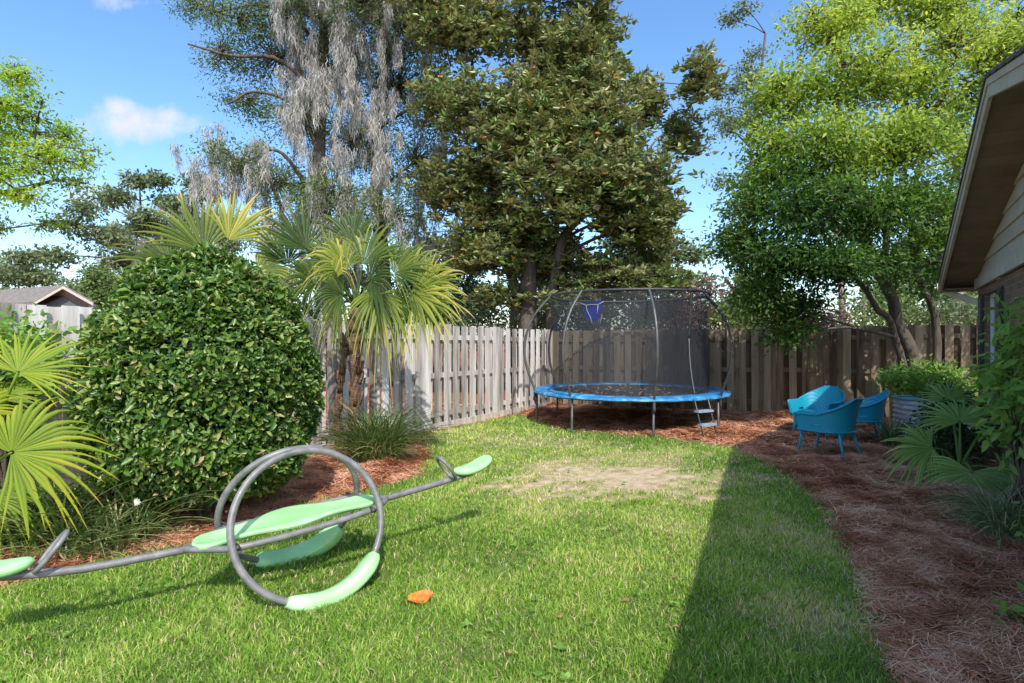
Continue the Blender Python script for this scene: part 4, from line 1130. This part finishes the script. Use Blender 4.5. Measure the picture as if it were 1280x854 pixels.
# bright tree entering from the left
T3 = np.array([-11.5, 10.5, 0]); Y = 9.5
lf_l = [(10, 110, 45, 30), (45, 130, 50, 26), (0, 160, 60, 35), (75, 165, 45, 20), (105, 195, 30, 18), (50, 195, 55, 26), (-10, 215, 55, 35), (70, 230, 40, 16), (30, 255, 40, 24), (-50, 140, 70, 70), (-120, 180, 90, 90), (-190, 130, 90, 90), (-60, 260, 60, 40), (15, 90, 22, 18), (60, 280, 15, 8)]
tree('overhanging_tree', 'bright light green tree reaching in from the left edge of sky', 'tree', tuple(T3),
     [([T3, W(-180, 350, 10.2), W(-150, 250, 10), W(-100, 150, 9.8)], .2, .06), ([W(-160, 300, 10), W(-60, 250, 9.6), W(20, 240, 9.5), W(70, 225, 9.4)], .07, .015), ([W(-150, 250, 10), W(-60, 190, 9.7), W(20, 180, 9.5), W(95, 185, 9.4)], .07, .015)],
     [(W(a, b_, 9.5 + R.uniform(-.6, .6)), (c_ / F * 9.5, c_ / F * 8, d_ / F * 9.5), int(c_ * d_ / 34) + 4, .5 + R.uniform(-.1, .1)) for a, b_, c_, d_ in lf_l],
     None, M['l_left'], M['bark'], per=17, cr=.19, L=.075, ratio=.4, limbr=.022, inner=.2, tv=.14, sub=3)

# far background trees, each its own
def bgtree(label, px, pyb, Y, w_, top, n, L, mt='l_oak', tint=.45, bark='bark', moss=0, group='trees far beyond the fences', name='background_tree', per=16, thin=1.0):
    b0 = np.array([(px - 640) / F * Y, Y, 0]); hT = CH + (427 - top) / F * Y; hB = CH + (427 - pyb) / F * Y
    tr_ = [([b0, b0 + [.1, 0, hT * .35], b0 + [R.normal(0, .4), 0, hT * .65], b0 + [R.normal(0, .5), 0, hT * .92]], .22 * thin, .05)]
    lb = []
    for k in range(n):
        zz = R.uniform(hB, hT); f = (zz - hB) / max(.1, hT - hB); ww = w_ / F * Y / 2 * math.sin(math.pi * min(.97, .25 + .7 * f)) ** .7
        x = R.uniform(-1, 1) * ww; y = R.uniform(-1, 1) * ww * .7
        rr_ = max(.35, .33 * ww * R.uniform(.6, 1.1))
        lb.append((b0 + [x, y, zz - rr_ * .5], (rr_ * 1.15, rr_, rr_ * .65), int(30 * thin), tint + R.uniform(-.12, .12)))
    m_ = None
    if moss:
        m_ = [(b0 + [R.uniform(-1, 1) * w_ / F * Y / 2 * .8, R.uniform(-1, 1), R.uniform(hB + .3 * (hT - hB), hT * .9)], .3, 40, R.uniform(1.2, 3.0)) for _ in range(moss)]
    return tree(name, label, 'tree', tuple(b0), tr_, lb, None, M[mt], M[bark], per=per, cr=.36 * Y / 24, L=L, ratio=.5, group=group, moss=m_, twigr=.02, limbr=.08, inner=.2)


bgtree('grey green live oak rising behind the neighbour roof gable', 175, 370, 36, 150, 218, 24, .28, moss=20)
bgtree('mossy oak showing above the left part of the round shrub', 235, 350, 30, 110, 222, 18, .24, moss=30)
bgtree('low grey green oak at the far left behind the neighbour roof', 30, 378, 46, 150, 318, 18, .34)
bgtree('small yellow green tree right of the neighbour gable', 122, 395, 26, 40, 335, 8, .18, 'l_pale', .5)
bgtree('low dark oak far left behind the overhanging tree', -60, 378, 48, 160, 300, 18, .34)
bgtree('thin pine with sparse foliage above the gap right of the magnolia', 925, 240, 27, 80, 5, 16, .16, 'l_oak', .4, thin=.55)
bgtree('green tree filling the gap behind the magnolia and trampoline', 800, 405, 24, 150, 250, 24, .2, 'l_oak', .35)
bgtree('dark evergreen behind the moss-draped tree and cabbage palm', 560, 405, 26, 130, 290, 22, .2, 'l_dark', .45)
bgtree('pale green tree behind the lower left of the magnolia', 640, 400, 25, 120, 150, 20, .2, 'l_oak', .5)
bgtree('green tree beyond the back fence left of the leaning trunks', 930, 420, 22, 90, 335, 14, .16, 'l_pale', .4)
bgtree('green tree seen between the leaning trunks above the back fence', 1150, 410, 24, 130, 290, 22, .18, 'l_pale', .35)
bgtree('green tree above the fence beside the house downspout', 1235, 400, 24, 100, 330, 16, .18, 'l_oak', .4)
bgtree('tree behind the upper right of the bright leaning crown', 1270, 300, 24, 120, -20, 22, .2, 'l_right', .6)
bgtree('dark tree behind the left strip of the round shrub and fence', 400, 420, 27, 200, 320, 22, .2, 'l_oak', .4, moss=10)
bush('azalea_bush', 'dusty red leaved bush above the fence right of the trampoline', W(885, 385, 17.5), (1.0, .6, .95), 150, .13, .5, 'l_red', cr=.3, per=12)
bush('azalea_bush', 'dusty red bush showing through the trampoline net', W(840, 395, 17), (.9, .6, .5), 120, .13, .5, 'l_red', cr=.3, per=12)
bush('azalea_bush', 'faded red bush above the fence left of the leaning trunks', W(1010, 402, 15), (1.1, .6, .35), 110, .12, .5, 'l_red', cr=.25, per=12)
bush('distant_shrub', 'pale green shrub just above the fence behind the palm', W(600, 408, 16), (1.5, .7, .6), 160, .12, .5, 'l_oak', cr=.3, per=12)
bush('distant_shrub', 'green shrub above the back fence between azalea and leaning tree', W(920, 400, 16.5), (.8, .6, .6), 110, .12, .5, 'l_pale', cr=.3, per=12)
bush('distant_shrub', 'green shrub above the back fence right end near house', W(1200, 400, 17), (1.3, .6, .8), 150, .12, .5, 'l_oak', cr=.3, per=12)
bush('distant_shrub', 'wide pale green shrub seen through the trampoline net above the fence', W(770, 392, 17), (1.9, .8, 1.1), 260, .13, .5, 'l_pale', cr=.3, per=12)
bush('distant_shrub', 'green shrub right behind the fence corner left of trampoline', W(690, 392, 17.5), (1.6, .8, 1.1), 240, .13, .5, 'l_oak', cr=.3, per=12)
bush('distant_shrub', 'dark green shrub behind the side fence right of the cabbage palm', W(545, 400, 17), (1.6, .8, .8), 220, .13, .5, 'l_dark', cr=.3, per=12)
bush('distant_shrub', 'pale shrub beyond the fence directly behind the leaning trunks', W(1110, 395, 18), (2.2, .8, .9), 240, .13, .5, 'l_pale', cr=.3, per=12)
for px, Y, r, lb in ((1050, 19, .12, 'pale trunk beyond the fence left of the leaning trunks'), (1078, 22, .09, 'thin pale trunk beyond the fence just beside the leaning trunks'), (1195, 20, .22, 'thick grey trunk beyond the fence beside the downspout')):
    b0 = np.array([(px - 640) / F * Y, Y, 0])
    bgtree(lb, px, 330, Y, 70, 150, 8, .14, 'l_pale', .4, 'bark_pale', name='pale_trunked_tree', group='pale trunked trees beyond the back fence', thin=r * 5)

# ------------------------------------------------------------------ neighbour houses on the left
def gable_house(name, label, px0, px1, Y, ridge, eave, wl=9):
    x0, x1 = (px0 - 640) / F * Y, (px1 - 640) / F * Y; zr = CH + (427 - ridge) / F * Y; ze = CH + (427 - eave) / F * Y
    hx = (x1 - x0) / 2; cx = x1 - hx
    root = thing(name, label, 'house', (cx, Y, 0))
    # gable end faces the viewer at the right, roof slope runs left
    b = MB(); b.prism([(cx - hx * .9, Y, 0), (cx + hx * .9, Y, 0), (cx + hx * .9, Y, ze), (cx, Y, zr - .12), (cx - hx * .9, Y, ze)], (-wl, 2.5, 0)); b.build('wall', M['farwall'], root, False)
    b = MB()
    for sg in (-1, 1):
        b.prism([(cx, Y - .4, zr), (cx + sg * hx, Y - .4, ze - .02), (cx + sg * hx, Y - .4, ze + .14), (cx, Y - .4, zr + .16)], (-wl, 2.9, 0), .5)
    b.build('roof', M['farroof'], root, False)
    b = MB()
    for sg in (-1, 1):
        b.prism([(cx, Y - .45, zr - .01), (cx + sg * hx, Y - .45, ze - .04), (cx + sg * hx, Y - .45, ze + .07), (cx, Y - .45, zr + .10)], (0, .04, 0), .9)
    b.build('fascia', M['trim'], root, False)


gable_house('neighbour_house', 'slate grey neighbour house with brown shingle roof and white gable trim', 52, 126, 24, 362, 382, 6)
gable_house('neighbour_house', 'sliver of a second neighbour roof at the far left edge', -60, 12, 30, 363, 376, 5)

# ------------------------------------------------------------------ fallen leaves
def fleaf(label, g, L, mt, ang, group=None, cat='leaf', lift=.03, tilt=0.):
    o = thing('fallen_leaf', label, cat, (g[0], g[1], 0), group)
    n = 9; s = np.linspace(0, 1, n); v = np.linspace(-1, 1, 5); P = np.zeros((n, 5, 3)); ca, sa = math.cos(ang), math.sin(ang)
    for i_ in range(n):
        hw = L * .26 * math.sin(math.pi * min(.985, s[i_] * .93 + .05)) ** .8
        for j_ in range(5):
            x = (s[i_] - .5) * L; y = v[j_] * hw
            P[i_, j_] = (g[0] + x * ca - y * sa, g[1] + x * sa + y * ca, .035 + lift * (v[j_] ** 2) + tilt * (y + .05 * L) + .004 * math.sin(s[i_] * 9 + v[j_]) + L * .12 * (s[i_] - .4) ** 2 * 2)
    b = MB(); b.grid(P); b.build('blade', mt, o)


fleaf('large curled orange leaf lying on the lawn right of the seesaw', G(526, 757), .15, M['orange'], .35, lift=.012, tilt=.55)
for px, py in ((637, 826), (668, 712), (505, 651), (740, 640), (820, 672), (555, 612), (900, 757), (965, 790), (610, 700), (1040, 620), (850, 700), (700, 780)):
    fleaf('small dry tan leaf lying on the lawn', G(px, py), R.uniform(.03, .06), M['tan'], R.uniform(0, 6), 'small tan leaves scattered on the lawn', lift=.008)

# weeds in the lawn and litter in the beds
b = MB(); x, y = scatter(900, 2.1, 9.5, .2); k = (lawn_sd(x, y) > .05) & (fbm(x, y, 2.2, 51) > .05); x, y = x[k], y[k]; n = len(x) * 6
C = np.repeat(np.stack([x, y, 0 * x + .022], -1), 6, 0); A = rdir(n) * [1, 1, .15] + [0, 0, .35]; L_w = np.repeat(R.uniform(.018, .042, len(x)), 6)
leaves(b, C, A, np.tile([0, 0, 1.], (n, 1)) + rdir(n) * .3, L_w, L_w * .7, R.uniform(.2, .8, n))
tag(b.build('lawn_weeds', M['l_planter']), 'small broad-leaved weeds growing through the lawn', 'weeds', kind='stuff')
b = MB(); x, y = scatter(1500, 2.1, 12.5, .4); k = (lawn_sd(x, y) < -.02) | (R.random(len(x)) < .12); x, y = x[k], y[k]; n = len(x)
C = np.stack([x, y, gz(x, y) + .04], -1); L_w = R.uniform(.02, .065, n)
leaves(b, C, rdir(n) * [1, 1, .3], np.tile([0, 0, 1.], (n, 1)) + rdir(n) * .5, L_w, L_w * .45, R.random(n))
tag(b.build('leaf_litter', M['tan']), 'tiny dry tan leaves sprinkled over mulch and lawn', 'leaf litter', kind='stuff')

# ------------------------------------------------------------------ sky, sun, camera
sd3 = norm(np.array([.195, -.93, 1.0]))        # towards the sun
el = math.asin(sd3[2]); az = math.atan2(sd3[0], sd3[1])
wd = bpy.data.worlds.new('World'); sc.world = wd; wd.use_nodes = True
N, L = wd.node_tree.nodes, wd.node_tree.links
for n_ in list(N): N.remove(n_)
out = N.new('ShaderNodeOutputWorld'); bg = N.new('ShaderNodeBackground'); sky = N.new('ShaderNodeTexSky')
sky.sky_type = 'NISHITA'; sky.sun_disc = False; sky.sun_elevation = el; sky.sun_rotation = az
sky.air_density = 1.0; sky.dust_density = 1.3; sky.ozone_density = 2.0
hs = N.new('ShaderNodeHueSaturation'); hs.inputs['Saturation'].default_value = 1.2; hs.inputs['Value'].default_value = 2.0; L.new(sky.outputs[0], hs.inputs['Color'])
bg.inputs['Strength'].default_value = .15
L.new(hs.outputs[0], bg.inputs[0])
tc = N.new('ShaderNodeTexCoord'); sp = N.new('ShaderNodeSeparateXYZ'); L.new(tc.outputs['Generated'], sp.inputs[0])
y_ = math_(N, L, 'MAXIMUM', sp.outputs[1], .05)
u_ = math_(N, L, 'DIVIDE', sp.outputs[0], y_); v_ = math_(N, L, 'DIVIDE', sp.outputs[2], y_)
cb = N.new('ShaderNodeCombineXYZ'); L.new(u_, cb.inputs[0]); L.new(v_, cb.inputs[1])
nz = N.new('ShaderNodeTexNoise'); nz.inputs['Scale'].default_value = 16; nz.inputs['Detail'].default_value = 8; nz.inputs['Roughness'].default_value = .6; L.new(cb.outputs[0], nz.inputs['Vector'])
tot = None
for cu, cv, ru, rv, s_ in (((150 - 640) / F, (427 - 137) / F, .035, .022, .95), ((205 - 640) / F, (427 - 148) / F, .04, .02, .9), ((165 - 640) / F, (427 - 152) / F, .085, .036, 1.0), ((195 - 640) / F, (427 - 158) / F, .07, .022, .9), ((145 - 640) / F, (427 - 158) / F, .04, .02, .8), ((125 - 640) / F, (427 - 246) / F, .08, .028, .62), ((150 - 640) / F, (427 - 4) / F, .09, .02, .45), ((890 - 640) / F, (427 - 300) / F, .2, .09, .3)):
    a = math_(N, L, 'DIVIDE', math_(N, L, 'SUBTRACT', u_, cu), ru); b = math_(N, L, 'DIVIDE', math_(N, L, 'SUBTRACT', v_, cv), rv)
    r2 = math_(N, L, 'ADD', math_(N, L, 'MULTIPLY', a, a), math_(N, L, 'MULTIPLY', b, b))
    g = math_(N, L, 'MULTIPLY', math_(N, L, 'POWER', 2.718, math_(N, L, 'MULTIPLY', r2, -.8)), s_)
    tot = g if tot is None else math_(N, L, 'MAXIMUM', tot, g)
tot = math_(N, L, 'MULTIPLY', tot, math_(N, L, 'GREATER_THAN', sp.outputs[1], .06))
fac = math_(N, L, 'ADD', tot, math_(N, L, 'MULTIPLY', math_(N, L, 'SUBTRACT', nz.outputs[0], .5), 1.5))
mr = N.new('ShaderNodeMapRange'); mr.inputs[1].default_value = .3; mr.inputs[2].default_value = .95; L.new(fac, mr.inputs[0])
fac = math_(N, L, 'MULTIPLY', mr.outputs[0], math_(N, L, 'MINIMUM', math_(N, L, 'MULTIPLY', tot, 3.0), .95))
bg2 = N.new('ShaderNodeBackground'); bg2.inputs[0].default_value = (.84, .86, .92, 1); bg2.inputs[1].default_value = 1.05
mx = N.new('ShaderNodeMixShader'); L.new(fac, mx.inputs[0]); L.new(bg.outputs[0], mx.inputs[1]); L.new(bg2.outputs[0], mx.inputs[2]); L.new(mx.outputs[0], out.inputs[0])

sl = bpy.data.lights.new('sun', 'SUN'); sl.energy = 5.0; sl.angle = math.radians(.55); sl.color = (1, .95, .86)
so_ = bpy.data.objects.new('sun', sl); COL.objects.link(so_); so_.rotation_euler = Vector(sd3).to_track_quat('Z', 'Y').to_euler()
cam = bpy.data.cameras.new('camera'); cam.lens = F / 1280 * 36; cam.sensor_width = 36; cam.clip_end = 4000; cam.clip_start = .05
co = bpy.data.objects.new('camera', cam); COL.objects.link(co); co.location = (0, 0, CH); co.rotation_euler = (math.radians(90), 0, 0)
sc.camera = co
sc.view_settings.view_transform = 'Standard'; sc.view_settings.look = 'None'; sc.view_settings.exposure = 0
sc.render.engine = 'CYCLES'
cy = sc.cycles
cy.use_denoising = True
try: cy.denoiser = 'OPENIMAGEDENOISE'
except Exception: pass
cy.max_bounces = 7; cy.diffuse_bounces = 4; cy.glossy_bounces = 2; cy.transmission_bounces = 3; cy.transparent_max_bounces = 8
cy.use_adaptive_sampling = True; cy.adaptive_threshold = .02
